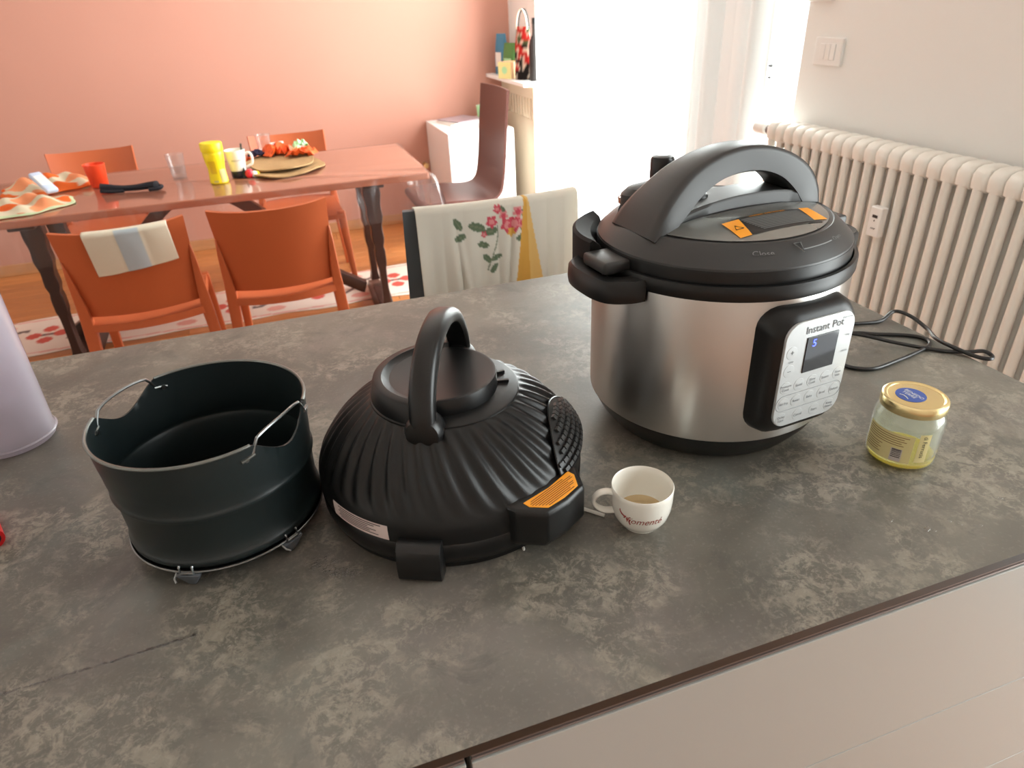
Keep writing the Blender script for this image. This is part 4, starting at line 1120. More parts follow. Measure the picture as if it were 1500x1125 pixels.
# control panel
PY = -0.1800
def bez():
    rings = []
    for yy, hw, z0, z1, r in ((-0.130, 0.062, 0.064, 0.226, 0.026), (-0.152, 0.062, 0.064, 0.226, 0.026), (-0.166, 0.0605, 0.066, 0.2245, 0.027), (-0.1745, 0.0565, 0.072, 0.2205, 0.026), (-0.1790, 0.050, 0.079, 0.2145, 0.022), (-0.1795, 0.046, 0.084, 0.2100, 0.02)):
        rings.append([(x, yy, z) for x, z in rrect(hw, z0, z1, r)])
    return MB().loft(rings)
mk('panel_bezel', bez(), 'black_satin', pc, smooth=50)
pl = [(x, z) for x, z in rrect(0.0495, 0.0815, 0.2135, 0.019, 8)]
fp = mk('control_panel', MB().loft([[(x, PY+0.002, z) for x, z in pl], [(x, PY-0.0012, z) for x, z in pl], [(x*0.985, PY-0.0018, 0.145+(z-0.145)*0.99) for x, z in pl]]), 'panel_white', pc, smooth=30)
fp['label'] = 'silver control panel with display and round buttons'
FY = PY-0.0019
mk('display', MB().box(-0.0190, 0.0265, FY-0.0010, FY+0.001, 0.1490, 0.1925), 'screen_glass', fp, smooth=0, bevel=0.0004)
mk('display_digit', text_mb('5', 0.0125, lambda x, y: (-0.0085+x, FY-0.0014, 0.1845+y)), 'screen_blue', fp, smooth=0)
ptxt = lambda cx, cz: (lambda x, y: (cx+x, FY-0.0004, cz+y))
mk('panel_name', text_mb('Instant Pot', 0.0125, ptxt(0.0045, 0.2015)), 'panel_ink', fp, smooth=0)
tm = MB()
for s_, cx, cz, sz in (('+', -0.038, 0.1785, 0.010), ('\u2013', -0.038, 0.1560, 0.010), ('TEMP', -0.038, 0.1670, 0.0032), ('TIME', 0.041, 0.183, 0.0032), ('DELAY', 0.041, 0.163, 0.0032),
                       ('Pressure', -0.0385, 0.1365, 0.0046), ('Cook', -0.0385, 0.1320, 0.0046), ('Saut\u00e9', -0.0190, 0.1340, 0.0046), ('Slow', 0.0005, 0.1363, 0.0046), ('Cook', 0.0005, 0.1318, 0.0046), ('Steam', 0.0200, 0.1340, 0.0046), ('Sous', 0.0390, 0.1363, 0.0046), ('Vide', 0.0390, 0.1318, 0.0046),
                       ('Air Fry', -0.0375, 0.1135, 0.0046), ('Roast', -0.0190, 0.1135, 0.0046), ('Bake', 0.0005, 0.1135, 0.0046), ('Broil', 0.0200, 0.1135, 0.0046), ('Dehyd.', 0.0385, 0.1135, 0.0046),
                       ('Delay', -0.0375, 0.0950, 0.0046), ('Start', -0.0375, 0.0905, 0.0046), ('Cancel', -0.0125, 0.0925, 0.0046), ('Start', 0.0125, 0.0925, 0.0046), ('Keep', 0.0355, 0.0950, 0.0046), ('Warm', 0.0355, 0.0905, 0.0046)):
    text_mb(s_, sz, ptxt(cx, cz), mb=tm, res=2)
mk('panel_lettering', tm, 'panel_ink', fp, smooth=0)
def ring_pts(cx, cz, r, n=28): return [(cx+r*math.cos(2*PI*k/n), FY, cz+r*math.sin(2*PI*k/n)) for k in range(n)]
btn0 = mk('button', MB().lathe([(0.0078, -0.0002), (0.0076, 0.00022), (0.0070, 0.00026), (0.0, 0.00020)], 26), 'panel_relief', fp, loc=(-0.038, FY+0.0001, 0.1785), rot=(R_(90), 0, 0))
for cx, cz in [(-0.038, 0.156)]+[(x, 0.1345) for x in (-0.0385, -0.019, 0.0005, 0.020, 0.039)]+[(x, 0.1135) for x in (-0.0375, -0.019, 0.0005, 0.020, 0.0385)]+[(x, 0.093) for x in (-0.0375, -0.0125, 0.0125, 0.0355)]:
    o = bpy.data.objects.new('button', btn0.data); COL.objects.link(o); o.parent = fp; o.location = (cx, FY+0.0001, cz); o.rotation_euler = (R_(90), 0, 0)
gp = [(x, FY, z) for x, z in rrect(0.0485, 0.1035, 0.1240, 0.010, 6)]
mk('button_group_line', MB().tube(gp, 0.00022, 4, closed=True), 'panel_ink', fp)
mk('panel_side_mark', text_mb('Duo Crisp', 0.0035, ptxt(0.036, 0.2065)), 'panel_ink', fp, smooth=0)

# mains cord coiled behind the cooker
def cord():
    z = CT+0.0035
    t = thing('power_cord', 'black mains cord looping from the cooker across the worktop corner', 'cord', (0, 0, 0))
    P1 = [(0.690, 0.900, CT+0.035), (0.75, 0.865, CT+0.030), (0.80, 0.835, CT+0.022), (0.868, 0.782, CT+0.014), (0.905, 0.748, CT+0.008), (0.955, 0.705, z), (0.985, 0.684, CT+0.005), (1.003, 0.672, CT+0.008), (1.008, 0.660, CT+0.004), (0.996, 0.655, CT+0.0036), (0.985, 0.672, z)]
    P2 = [(0.985, 0.672, z), (0.970, 0.700, z+0.006), (0.975, 0.735, z+0.004), (1.000, 0.775, CT+0.003), (1.003, 0.815, CT+0.010), (0.990, 0.840, CT+0.012), (0.955, 0.832, z), (0.915, 0.838, z), (0.88, 0.85, z), (0.82, 0.88, z), (0.76, 0.875, z), (0.76, 0.84, z),
          (0.82, 0.825, z), (0.878, 0.812, z), (0.905, 0.795, z), (0.950, 0.770, z), (0.966, 0.748, z), (0.952, 0.727, z), (0.905, 0.714, z), (0.861, 0.706, z), (0.815, 0.700, z), (0.790, 0.712, z), (0.780, 0.735, z), (0.785, 0.77, z), (0.80, 0.80, z)]
    mk('cable', MB().tube(spline(P1+P2[1:], 7), 0.0033, 8), 'cord_black', t, smooth=60)
    mk('plug', MB().tube([(0.668, 0.912, CT+0.036), (0.70, 0.895, CT+0.034), (0.75, 0.865, CT+0.030), (0.80, 0.835, CT+0.022), (0.822, 0.818, CT+0.0195), (0.845, 0.80, CT+0.017)], [0.013, 0.014, 0.013, 0.010, 0.0075, 0.005], 14), 'cord_black', t, smooth=40)
cord()

# ------------------------------------------------------------------ air fryer lid
LX, LY = 0.1335, 0.680
al = thing('air_fryer_lid', 'black domed air fryer lid with pleated sides and arched handle', 'air fryer lid', (LX, LY, CT))
prof = spline([(0.0865, 0.1345, 0), (0.095, 0.1295, 0), (0.110, 0.119, 0), (0.127, 0.104, 0), (0.142, 0.087, 0), (0.1525, 0.072, 0), (0.1570, 0.062, 0), (0.1585, 0.052, 0), (0.1580, 0.036, 0)], 6)
def dome():
    n = 264; rings = []; m = len(prof); NF = 40
    for i, p in enumerate(prof):
        q = i/(m-1)
        amp = 0.0026*math.sin(PI*min(1.0, q/0.70))**0.9 if q < 0.70 else 0.0
        sw = R_(26)*q
        ring = []
        for j in range(n):
            a = 2*PI*j/n
            w_ = 0.5+0.5*math.sin(NF*(a-sw))
            ad = (math.degrees(a)+180) % 360-180
            r = p.x+amp*(w_-0.5)*1.6
            z = p.y+amp*(w_-0.5)*0.9
            ring.append((r*math.cos(a), r*math.sin(a), z))
        rings.append(ring)
    return MB().loft(rings, True, False, False)
mk('dome', dome(), 'black_satin', al, smooth=60)
mk('rim_band', MB().lathe([(0.1575, 0.038), (0.1590, 0.036), (0.1585, 0.020), (0.1550, 0.0095), (0.150, 0.006), (0.148, 0.006)], 128), 'black_plastic', al, smooth=40)
mk('base_lip', MB().lathe([(0.150, 0.012), (0.1515, 0.008), (0.1515, 0.001), (0.147, 0.0), (0.140, 0.0), (0.138, 0.004), (0.0, 0.006)], 96), 'black_plastic', al, smooth=40)
mk('neck_plate', MB().lathe([(0.0845, 0.128), (0.0870, 0.1335), (0.0868, 0.1362), (0.0850, 0.1372), (0.0, 0.1372)], 96), 'black_satin', al, smooth=40)
HA = R_(62)                                          # handle line direction
hx, hy = math.cos(HA), math.sin(HA)
CD = 0.0665
mk('cap_disc', MB().lathe([(0.0660, 0.136), (CD, 0.139), (CD, 0.1535), (0.0655, 0.1560), (0.0630, 0.1565), (0.061, 0.1560), (0.0, 0.1560)], 96, c=(-0.004, 0.002)), 'black_satin', al, smooth=40)
# half collar on the far-left side of the handle line
def collar():
    rings = []; N = 60
    for k in range(N+1):
        a = HA+R_(8)+(PI-R_(16))*k/N
        e = min(1, min(k, N-k)/5)
        def P(r, z): return (r*math.cos(a), r*math.sin(a), z)
        ro = 0.0850; rt_ = 0.0795
        rings.append([P(0.060, 0.136), P(ro, 0.136), P(ro, 0.141), P(rt_+0.001, 0.1580), P(rt_-0.0015, 0.1598), P(0.0705, 0.1598), P(0.0692, 0.1580), P(0.060, 0.1555)])
    return MB().loft(rings)
mk('cap_collar', collar(), 'black_satin', al, smooth=40)
def ahandle():
    # local u along the handle line, from front (-) to back (+)
    pts = spline([(-0.091, 0, 0.128), (-0.092, 0, 0.148), (-0.083, 0, 0.176), (-0.060, 0, 0.202), (-0.028, 0, 0.2175), (0.008, 0, 0.2205), (0.042, 0, 0.211), (0.066, 0, 0.190), (0.080, 0, 0.164), (0.084, 0, 0.142)], 6)
    rings = []; n = len(pts)
    for i, p in enumerate(pts):
        t = (pts[min(i+1, n-1)]-pts[max(i-1, 0)]).normalized(); nn = Vector((-t.z, 0, t.x))
        w2 = 0.0145 if i > 5 else 0.0145+0.003*(1-i/5); h2 = 0.0085
        sec = []
        for a, b in ((-1, -0.5), (-0.96, 0.2), (-0.8, 0.75), (-0.5, 1.0), (0.5, 1.0), (0.8, 0.75), (0.96, 0.2), (1, -0.5), (0.8, -0.95), (-0.8, -0.95)):
            q = p+nn*(b*h2); lat = a*w2
            sec.append((q.x*hx-lat*hy, q.x*hy+lat*hx, q.z))
        rings.append(sec)
    return MB().loft(rings)
mk('carry_handle', ahandle(), 'black_plastic', al, smooth=50)
def on_line(u, lat, z): return (u*hx-lat*hy, u*hy+lat*hx, z)
for u in (-0.090, 0.083):
    rg = []
    s = -1 if u < 0 else 1
    for k, (d, sc) in enumerate(((-0.016, 0.9), (-0.012, 1.0), (0.004, 1.0), (0.009, 0.86), (0.011, 0.55))):
        rg.append([on_line(u+s*d, 0.021*sc*math.cos(q), 0.134+0.021*sc*math.sin(q)) for q in [2*PI*j/28 for j in range(28)]])
    mk('handle_pivot', MB().loft(rg), 'black_plastic', al, smooth=40)
for a in (-14, 4):
    aa = R_(a); c_, s_ = math.cos(aa), math.sin(aa)
    rg = [[(r*c_-b*s_, r*s_+b*c_, z) for b, z in ((-0.0016, 0.1370), (0.0016, 0.1370), (0.0016, 0.1405), (-0.0016, 0.1405))] for r in (0.058, 0.0755)]
    mk('index_tab', MB().loft(rg), 'black_plastic', al, smooth=0)
# side vent grille
def prof_at(z):
    for a, b in zip(prof, prof[1:]):
        if b.y <= z <= a.y: return b.x+(a.x-b.x)*(z-b.y)/(a.y-b.y+1e-9)
    return prof[-1].x
GA0, GA1, GZ0, GZ1 = -54, 2, 0.066, 0.112
def gpt(a, z, off): r = prof_at(z)+off; return (r*math.cos(R_(a)), r*math.sin(R_(a)), z+off*0.4)
def glim(u):   # lower and upper z limit along the grille (crescent)
    k = 1-(2*u-1)**2
    return GZ0, GZ0+(GZ1-GZ0)*k**0.6
mk('vent_recess', MB().grid(lambda u, v: gpt(GA0+(GA1-GA0)*u, glim(u)[0]+(glim(u)[1]-glim(u)[0])*v, 0.0042), 40, 8), 'label_black', al, smooth=60)
gb = MB()
rows = 6
for r_ in range(rows):
    z0 = GZ0+0.003+r_*0.0072
    nb = 15
    for k in range(nb):
        a = GA0+(GA1-GA0)*(k+0.5*(r_ % 2)+0.25)/nb
        u = (a-GA0)/(GA1-GA0)
        if not 0.03 < u < 0.97 or z0+0.0052 > glim(u)[1]: continue
        hw = (GA1-GA0)/nb*0.40
        q = [gpt(a-hw, z0, 0.0043), gpt(a+hw, z0, 0.0043), gpt(a+hw, z0+0.0036, 0.0043), gpt(a-hw, z0+0.0036, 0.0043)]
        p = [gpt(a-hw, z0, 0.0075), gpt(a+hw, z0, 0.0075), gpt(a+hw, z0+0.0036, 0.0075), gpt(a-hw, z0+0.0036, 0.0075)]
        gb.loft([q, p])
vg = mk('vent_grille', gb, 'lid_grey', al, smooth=0); vg['kind'] = 'stuff'
gl = [gpt(GA0+(GA1-GA0)*k/40, glim(k/40)[1]+0.001, 0.004) for k in range(41)]+[gpt(GA1-(GA1-GA0)*k/40, GZ0-0.001, 0.004) for k in range(41)]
mk('vent_frame', MB().tube(gl, 0.0013, 6, closed=True), 'black_plastic', al)
# label tab
def tab():
    a0 = R_(-63); c_, s_ = math.cos(a0), math.sin(a0)
    def T(r, lat, z): return (r*c_-lat*s_, r*s_+lat*c_, z)
    out = []
    lower = [(0.140, -0.052), (0.160, -0.050), (0.186, -0.030), (0.189, 0.0), (0.186, 0.030), (0.160, 0.050), (0.140, 0.052)]
    O = [Vector((a, b, 0)) for a, b in lower]
    r0 = [T(p.x-0.006, p.y*0.96, 0.020) for p in O]; r1 = [T(p.x, p.y, 0.030) for p in O]; r2_ = [T(p.x, p.y, 0.066) for p in O]; r3 = [T(p.x-0.003, p.y*0.97, 0.0705) for p in O]
    return MB().loft([r0, r1, r2_, r3]), T
tb_, TT_ = tab()
tbo = mk('latch_tab', tb_, 'black_plastic', al, smooth=40, bevel=0.003, bseg=3)
lbp = [(0.157, -0.036), (0.166, -0.036), (0.181, -0.024), (0.183, 0.0), (0.181, 0.024), (0.166, 0.036), (0.157, 0.036), (0.160, 0.0)]
lo = mk('orange_label', MB().loft([[TT_(r, l_, 0.0705) for r, l_ in lbp], [TT_(r, l_, 0.0713) for r, l_ in lbp]]), 'label_orange', tbo, smooth=0)
lo['label'] = 'orange warning label with fine print'
lt = MB()
for k in range(8):
    r = 0.1795-k*0.0025; h = 0.021+min(0.012, k*0.0025)
    if k > 6: h = 0.030
    lt.loft([[TT_(r-0.0005, -h, 0.0715), TT_(r+0.0005, -h, 0.0715)], [TT_(r-0.0005, h*(0.7 if k % 3 == 1 else 0.95), 0.0715), TT_(r+0.0005, h*(0.7 if k % 3 == 1 else 0.95), 0.0715)]], False, False, False)
mk('label_print', lt, 'ink_brown', lo, smooth=0)
# plug connector tab
def conn():
    a0 = R_(-116.5); c_, s_ = math.cos(a0), math.sin(a0)
    def T(r, lat, z): return (r*c_-lat*s_, r*s_+lat*c_, z)
    sec = [(0.155, 0.001), (0.168, 0.0), (0.1745, 0.004), (0.1755, 0.020), (0.172, 0.039), (0.166, 0.045), (0.152, 0.046)]
    return MB().loft([[T(r, l_, z) for r, z in sec] for l_ in (-0.0235, -0.0225, 0.0225, 0.0235)])
mk('plug_connector', conn(), 'black_plastic', al, smooth=40, bevel=0.0015)
# pale rating label on the rim band
rl = mk('rating_label', wrap((0, 0), 0.1636, -159, -129, 0.0390, 0.0580, lambda z: prof_at(z)+0.0005, 24, 4), 'label_pale', al, smooth=60)
rl['label'] = 'pale rating label with small print'
rt_m = MB()
for k in range(6):
    z = 0.0560-k*0.0026
    rt_m.add(*(lambda g: (g.v, g.f))(wrap((0, 0), 0.16375, -155+(k % 2), -132-(k*3.1 % 7), z-0.0005, z+0.0005, lambda q: prof_at(q)+0.0008, 18, 1)))
mk('label_print', rt_m, 'ink_dark', rl, smooth=0)

# ------------------------------------------------------------------ frying pan insert (bucket) on its rack
BX, BY = -0.1325, 0.7085
ZB = 0.0205
bk = thing('baking_insert', 'round dark non-stick baking insert with wire handles on a low rack', 'baking pan', (BX, BY, CT+ZB))
HB = 0.135
def cutdepth(ad):
    d = 0
    for c0 in (144, -38):
        q = abs((ad-c0+180) % 360-180)/24.0
        if q < 1: d = max(d, 0.024*math.cos(PI*q/2)**1.3)
    return d
def pan():
    n = 240
    pr = [(0.1, 0.0), (0.1035, 0.0010), (0.1058, 0.004), (0.1066, 0.009), (0.1058, 0.0115), (0.1040, 0.014), (0.1042, 0.030), (0.1052, 0.0615), (0.1078, 0.0655), (0.1086, 0.0680), (0.1078, 0.0705), (0.1068, 0.0735), (0.1085, 0.090), (0.1110, HB)]
    pi_ = [(r-0.0016, z+0.0012 if z < 0.01 else z) for r, z in pr]
    rings = []
    rings.append([(0, 0, 0.0)]*n)
    def ring(r, z, top=False):
        out = []
        for j in range(n):
            a = 2*PI*j/n; ad = (math.degrees(a)+180) % 360-180
            zz = min(z, HB-cutdepth(ad)) if z > 0.09 else z
            out.append((r*math.cos(a), r*math.sin(a), zz))
        return out
    rings = [[(0.001*math.cos(2*PI*j/n), 0.001*math.sin(2*PI*j/n), 0.0) for j in range(n)]]
    ext = [(0.1088, 0.0978), (0.1095, 0.106), (0.1102, 0.115), (0.1106, 0.124)]
    for r, z in pr[:-1]+ext+pr[-1:]: rings.append(ring(r, z))
    inner = pi_[:-1]+[(r-0.0016, z) for r, z in ext]+pi_[-1:]
    for r, z in reversed(inner): rings.append(ring(r, z))
    rings.append([(0.001*math.cos(2*PI*j/n), 0.001*math.sin(2*PI*j/n), 0.0015) for j in range(n)])
    return MB().loft(rings, True, True, True)
mk('pan_wall', pan(), 'pan_coat', bk, smooth=50)
for a0, a1 in ((-14.0, 120.0), (168.0, 298.0)):
    rp = [(0.1108*math.cos(R_(a0+(a1-a0)*k/50)), 0.1108*math.sin(R_(a0+(a1-a0)*k/50)), HB) for k in range(51)]
    mk('rolled_rim', MB().tube(rp, 0.0019, 8), 'pan_edge', bk)
for c0, sg in ((144, 1), (-38, 1)):
    hp = []
    for k in range(21):
        q = -1+2*k/20; a = R_(c0+23.5*q)
        lift = 0.010*(1-abs(q)**3)
        rad_ = 0.1105*(1-0.0*q)
        # wire follows the chord slightly inside the wall
        ch = 0.1105*math.cos(R_(23.5))/max(0.9, math.cos(R_(23.5*q)))
        rr = rad_*0.55+ch*0.45
        hp.append((rr*math.cos(a), rr*math.sin(a), HB-0.012+0.012*min(1, (1-abs(q))*6)+lift*0.7))
    wh = mk('wire_handle', MB().tube(hp, 0.0017, 8), 'wire_steel', bk)
    for q in (-27.5, 27.5):
        a = R_(c0+q); 
        m = MB()
        for rr, r_b in ((0.1118, 0.0), ):
            m.tube([(0.1065*math.cos(a), 0.1065*math.sin(a), HB-0.014), (0.1125*math.cos(a), 0.1125*math.sin(a), HB-0.014)], [0.0028, 0.0024], 10)
        mk('rivet', m, 'wire_steel', bk)
        e = -1 if q < 0 else 1
        pts = [(0.1092*math.cos(R_(c0+e*d)), 0.1092*math.sin(R_(c0+e*d)), HB-0.012-0.002*(d-23.5)/5) for d in (22.5, 25, 28, 30)]
        mk('handle_bracket', MB().tube([(x*1.012, y_*1.012, z) for x, y_, z in pts], 0.0022, 8), 'pan_edge', bk)
# the rack
rk = thing('wire_rack', 'thin wire rack with grey fin feet under the dark baking insert', 'rack', (BX, BY, CT))
mk('rack_plate', MB().lathe([(0.0, 0.0160), (0.100, 0.0160), (0.1060, 0.0165), (0.1078, 0.0190), (0.1072, 0.0215), (0.1060, 0.0206), (0.0, 0.0204)], 96), 'black_plastic', rk, smooth=40)
mk('ring_wire', MB().tube([(0.1074*math.cos(2*PI*k/72), 0.1074*math.sin(2*PI*k/72), 0.0200) for k in range(72)], 0.0011, 8, closed=True), 'wire_steel', rk)
for a in (-112, -52, 68, 158):
    c_, s_ = math.cos(R_(a)), math.sin(R_(a))
    def T(r, l_, z): return (r*c_-l_*s_, r*s_+l_*c_, z)
    cl = mk('clip', MB().tube([T(0.1075, 0.007, 0.0285), T(0.1090, 0.007, 0.0275), T(0.1095, 0.007, 0.0200), T(0.1095, -0.007, 0.0200), T(0.1090, -0.007, 0.0275), T(0.1075, -0.007, 0.0285)], 0.0013, 6), 'wire_steel', rk)
    fin = MB().loft([[T(0.094, -0.003, 0.0), T(0.106, -0.005, 0.0003), T(0.1115, -0.014, 0.0175), T(0.096, -0.012, 0.0185)], [T(0.094, 0.003, 0.0), T(0.106, 0.003, 0.0003), T(0.1115, 0.014, 0.0175), T(0.096, 0.012, 0.0185)]])
    mk('fin_foot', fin, 'grey_silicone', rk, smooth=30, bevel=0.002)
    mk('wire_end', MB().tube([T(0.104, -0.013, 0.0188), T(0.113, -0.013, 0.0150), T(0.116, -0.010, 0.0125)], 0.0013, 8), 'wire_steel', rk)

# ------------------------------------------------------------------ espresso cup
cp = thing('espresso_cup', 'small white porcelain espresso cup with red script, nearly empty', 'cup', (0.3129, 0.5239, CT))
outr = [(0.0, 0.0015), (0.0165, 0.0015), (0.0175, 0.0), (0.0200, 0.0), (0.0206, 0.0022), (0.0252, 0.0065), (0.0302, 0.0150), (0.0330, 0.0255), (0.0341, 0.037), (0.0343, 0.048), (0.0345, 0.0535)]
innr = [(0.0338, 0.0545), (0.0328, 0.0535), (0.0322, 0.046), (0.0312, 0.034), (0.0280, 0.021), (0.0220, 0.012), (0.012, 0.0075), (0.0, 0.0065)]
mk('cup_body', MB().lathe(outr+innr, 72), 'porcelain', cp, smooth=50)
ha = R_(163)
def H(u, z): return (u*math.cos(ha), u*math.sin(ha), z)
hpts = spline([H(0.0325, 0.0455), H(0.040, 0.0475), H(0.049, 0.0450), H(0.0545, 0.0365), H(0.051, 0.0275), H(0.042, 0.0215), H(0.031, 0.0205)], 6)
rings = []
for i, p in enumerate(hpts):
    t = (hpts[min(i+1, len(hpts)-1)]-hpts[max(i-1, 0)]).normalized(); lat = Vector((-math.sin(ha), math.cos(ha), 0)); nn = t.cross(lat)
    rings.append([p+lat*(0.0052*math.cos(q))+nn*(0.0026*math.sin(q)) for q in [2*PI*j/14 for j in range(14)]])
mk('handle', MB().loft(rings), 'porcelain', cp, smooth=60)
mk('coffee_residue', MB().lathe([(0.0, 0.0070), (0.012, 0.0080), (0.0222, 0.0126), (0.0268, 0.0185), (0.0262, 0.0184), (0.0215, 0.0131)], 48), 'coffee_stain', cp, smooth=60)
def cup_r(z):
    for (a, za), (b, zb) in zip(outr, outr[1:]):
        if za <= z <= zb and zb > za: return a+(b-a)*(z-za)/(zb-za)
    return 0.0343
def cup_pt(x, z): a = R_(-121)+x/0.033; r = cup_r(z)+0.00025; return (r*math.cos(a), r*math.sin(a), z)
mk('red_script', text_mb('f\u00efoment\u00e9', 0.0125, lambda x, y: cup_pt(0.004+x*0.9, 0.0275+y), shear=0.35), 'cup_red', cp, smooth=0)
sw_ = MB().tube([cup_pt(x, z+0.005) for x, z in ((-0.0235, 0.0335), (-0.0232, 0.0310), (-0.0210, 0.0280), (-0.0180, 0.0262), (-0.0160, 0.0268), (-0.0172, 0.0245), (-0.0190, 0.0235))], [0.0005, 0.0006, 0.0008, 0.0009, 0.0009, 0.0008, 0.0004], 6)
sw_.tube([cup_pt(x, z+0.005) for x, z in ((-0.0142, 0.0258), (-0.0150, 0.0240), (-0.0146, 0.0215))], 0.0006, 6)
sw_.tube([cup_pt(x, z+0.005) for x, z in ((-0.0110, 0.0235), (-0.0122, 0.0215), (-0.0118, 0.0180), (-0.0110, 0.0160))], 0.0007, 6)
mk('red_flourish', sw_, 'cup_red', cp)
# paper stick
stk = mk('paper_stick', MB().tube([(0.2555, 0.572, CT+0.0022), (0.2665, 0.560, CT+0.0024), (0.2785, 0.5465, CT+0.0022)], [0.0024, 0.0021, 0.0022], 8), 'paper_white')
tag(stk, 'short white paper stick lying beside the espresso cup handle', 'stick')
chip = mk('white_chip', MB().lathe([(0.0, 0.0), (0.0022, 0.0004), (0.0016, 0.0012), (0.0, 0.0014)], 9), 'paper_white', loc=(0.1735, 0.5325, CT))
chip.scale = (0.8, 2.0, 1); chip.rotation_euler = (0, 0, R_(-10))
tag(chip, 'tiny white crumb at the foot of the air fryer lid', 'crumb')

# ------------------------------------------------------------------ honey jar
jr = thing('glass_jar', 'almost empty glass jar with gold lid on the worktop corner', 'jar', (0.6785, 0.5165, CT))
mk('jar_wall', MB().lathe([(0, 0.001), (0.034, 0.0), (0.0385, 0.003), (0.0400, 0.008), (0.0402, 0.058), (0.0390, 0.066), (0.0355, 0.0725), (0.0340, 0.076), (0.0340, 0.082), (0.0325, 0.082), (0.0325, 0.0755), (0.0370, 0.0655), (0.0380, 0.058), (0.0378, 0.010), (0.034, 0.006), (0, 0.005)], 64), 'jar_glass', jr, smooth=50)
mk('oil_residue', MB().lathe([(0, 0.0020), (0.0335, 0.0016), (0.0375, 0.0045), (0.0383, 0.0065), (0.0384, 0.0095), (0.030, 0.0070), (0, 0.0064)], 48), 'oil', jr, smooth=50)
jl = mk('gold_lid', MB().lathe([(0.0345, 0.0745), (0.0368, 0.0745), (0.0376, 0.0760), (0.0374, 0.0855), (0.0366, 0.0872), (0.0345, 0.0883), (0.0325, 0.0880), (0.0310, 0.0868), (0.0295, 0.0872), (0.0, 0.0873)], 72), 'gold_lid', jr, smooth=35)
lx_, ly_ = -0.004, 0.003
mk('blue_sticker', MB().lathe([(0.0172, 0.0874), (0.0170, 0.0877), (0.0, 0.0878)], 40, c=(lx_, ly_)), 'sticker_blue', jl, smooth=0)
ta = R_(-88)
def JT(cx, cy): return lambda x, y: (lx_+(cx+x)*math.cos(ta)-(cy+y)*math.sin(ta), ly_+(cx+x)*math.sin(ta)+(cy+y)*math.cos(ta), 0.0880)
tt_ = text_mb('BENEDO', 0.0068, JT(0.001, 0.0042)); text_mb('TERRE', 0.0068, JT(-0.001, -0.0020), mb=tt_)
mk('sticker_lettering', tt_, 'ink_white', jl, smooth=0)
mk('sticker_sprig', MB().tube([JT(0, 0)(x, y) for x, y in ((-0.007, -0.0105), (-0.003, -0.0085), (0.002, -0.0095), (0.006, -0.0115))], 0.0006, 5), 'ink_white', jl)
jb = mk('paper_label', wrap((0, 0), 0.0404, -212, -124, 0.013, 0.052, None, 24, 4), 'jar_label', jr, smooth=60)
jm = MB()
for k in range(5):
    z = 0.0485-k*0.0030
    jm.add(*(lambda g: (g.v, g.f))(wrap((0, 0), 0.0406, -208, -132-(k*7 % 11), z-0.0004, z+0.0004, None, 16, 1)))
for k in range(5):
    z = 0.0320-k*0.0030
    jm.add(*(lambda g: (g.v, g.f))(wrap((0, 0), 0.0406, -208, -172-(k*5 % 9), z-0.0004, z+0.0004, None, 10, 1)))
mk('label_print', jm, 'ink_brown', jb, smooth=0)
bc = mk('barcode', wrap((0, 0), 0.0406, -156, -138, 0.0145, 0.0320, None, 8, 1), 'barcode_pale', jb, smooth=60)
bcm = MB()
for k, z in enumerate((0.0312, 0.0300, 0.0290, 0.0276, 0.0256, 0.0244, 0.0228, 0.0205, 0.0200)):
    bcm.add(*(lambda g: (g.v, g.f))(wrap((0, 0), 0.0408, -154.5, -139.5, z-(0.0006 if k % 3 == 0 else 0.0003), z+0.0003, None, 6, 1)))
mk('barcode_bars', bcm, 'ink_dark', bc, smooth=0)
js = mk('paper_seal', wrap((0, 0), 0.0404, -117, -98, 0.016, 0.056, None, 8, 4), 'jar_label', jr, smooth=60)
def SE(x, y): a = R_(-107.5)+y/0.0406; return (0.0407*math.cos(a), 0.0407*math.sin(a), 0.0385-x)
mk('seal_lettering', text_mb('di Ferrucis', 0.0072, SE), 'ink_dark', js, smooth=0)

# ------------------------------------------------------------------ pitcher at the left edge, red cap
pt = thing('plastic_pitcher', 'tall frosted lilac plastic pitcher at the end of the worktop', 'pitcher', (-0.440, 1.017, CT))
mk('pitcher_wall', MB().lathe([(0, 0.003), (0.050, 0.0), (0.0535, 0.001), (0.0555, 0.006), (0.0555, 0.012), (0.0540, 0.016), (0.0555, 0.10), (0.058, 0.29), (0.0565, 0.29), (0.0525, 0.018), (0, 0.014)], 64), 'pitcher_plastic', pt, smooth=40)
mk('water_fill', MB().lathe([(0, 0.0145), (0.051, 0.0185), (0.0530, 0.075), (0, 0.075)], 48), 'water', pt, smooth=40)
mk('base_ring', MB().tube([(0.0556*math.cos(2*PI*k/64), 0.0556*math.sin(2*PI*k/64), 0.009) for k in range(64)], 0.0022, 6, closed=True), 'pitcher_plastic', pt)
mk('handle', MB().tube(spline([(-0.054, 0.0, 0.25), (-0.10, 0.0, 0.24), (-0.105, 0, 0.15), (-0.053, 0, 0.06)], 6), 0.009, 10), 'pitcher_plastic', pt)
rc = thing('red_lighter', 'shiny red plastic tube lying at the end of the worktop', 'tube', (-0.405, 0.780, CT), R_(-66))
mk('tube_body', MB().tube([(-0.06, 0, 0.0132), (-0.02, 0, 0.0132), (0.026, 0, 0.0132)], 0.0130, 20), 'red_plastic', rc)
mk('tube_end', MB().tube([(0.0255, 0, 0.0132), (0.0275, 0, 0.0132)], [0.0095, 0.0080], 16), 'toy_black', rc)

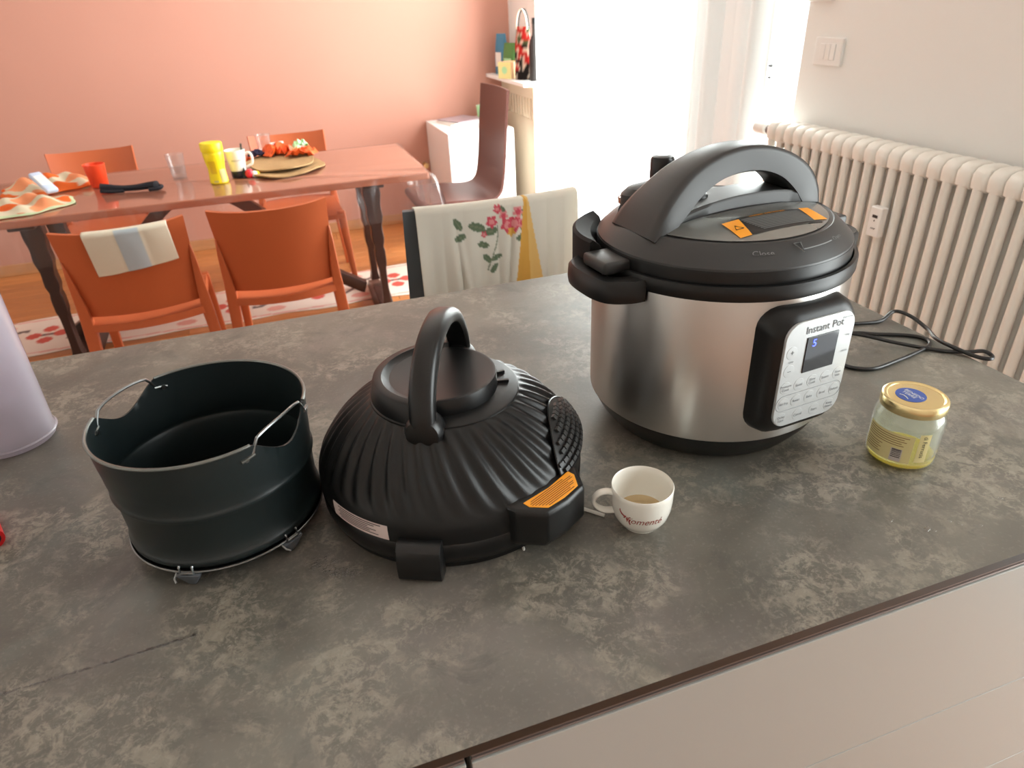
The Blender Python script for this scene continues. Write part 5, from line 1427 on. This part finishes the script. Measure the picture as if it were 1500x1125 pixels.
# ------------------------------------------------------------------ water drops and smears on the worktop
drops = [(0.598, 0.397, 0.0034, 1.9, 20), (0.6035, 0.392, 0.0020, 1.4, 10), (0.631, 0.398, 0.0022, 1.4, -20), (0.637, 0.390, 0.0022, 1.6, -30), (0.655, 0.381, 0.0018, 2.6, -25), (0.717, 0.406, 0.0022, 1.8, 0), (0.573, 0.422, 0.0018, 2.4, 15), (0.664, 0.595, 0.0020, 1.4, 0), (0.907, 0.557, 0.0024, 2.2, -40), (0.789, 0.530, 0.0014, 5.0, -35), (0.850, 0.500, 0.0015, 6.0, -35), (0.309, 0.629, 0.0026, 1.6, 25), (0.345, 0.640, 0.0016, 1.6, 0)]
dome_ = MB().lathe([(1.0, 0.0), (0.93, 0.16), (0.75, 0.30), (0.45, 0.40), (0.0, 0.44)], 18)
d0 = None
dl = {0: 'largest water drop near the worktop front edge', 9: 'thin dark hair-like water smear beyond the jar', 10: 'thin dark curved water smear by the worktop end edge', 11: 'water drop between the air fryer lid and the cooker', 12: 'small water drop right by the cooker base', 7: 'single water drop between cooker and jar', 8: 'elongated water drop near the end edge of the worktop'}
for k, (x, y, r, s, a) in enumerate(drops):
    if d0 is None: o = mk('water_drop', dome_, 'water', smooth=60); d0 = o
    else: o = bpy.data.objects.new('water_drop', d0.data); COL.objects.link(o)
    o.location = (x, y, CT-0.00005); o.scale = (r*s, r, r*0.9); o.rotation_euler = (0, 0, R_(a))
    tag(o, dl.get(k, 'small water drop scattered near the front edge below the jar'), 'water drop', 'water drops on the worktop')
rnd = random.Random(11); fm = MB()
def sprinkle(pts, n, spread, r0, r1):
    for _ in range(n):
        q = rnd.random()*(len(pts)-1); i = int(q); f = q-i
        x = pts[i][0]+(pts[i+1][0]-pts[i][0])*f+rnd.gauss(0, spread); y = pts[i][1]+(pts[i+1][1]-pts[i][1])*f+rnd.gauss(0, spread*0.7)
        if math.hypot(x-BX, y-BY) < 0.118 or math.hypot(x-LX, y-LY) < 0.165: continue
        r = r0+(r1-r0)*rnd.random()**2; e = 1+1.5*rnd.random()
        fm.lathe([(r, 0.0), (r*0.8, r*0.28), (r*0.4, r*0.42)], 7, c=(0, 0), cap1=True)
        n0 = len(fm.v)-21
        for t in range(n0, len(fm.v)):
            px_, py_, pz_ = fm.v[t]; fm.v[t] = (x+px_*e, y+py_, CT+pz_)
sprinkle([(-0.345, 0.530), (-0.242, 0.534), (-0.164, 0.538)], 320, 0.0016, 0.0006, 0.0020)
sprinkle([(-0.26, 0.487), (-0.18, 0.490), (-0.10, 0.500)], 420, 0.016, 0.0004, 0.0012)
sprinkle([(-0.045, 0.600), (-0.030, 0.575), (0.000, 0.560)], 240, 0.0065, 0.0005, 0.0019)
o = mk('water_specks', fm, 'water', smooth=60); o['kind'] = 'stuff'
tag(o, 'fine glistening water specks in streaks in front of the baking insert', 'water specks')
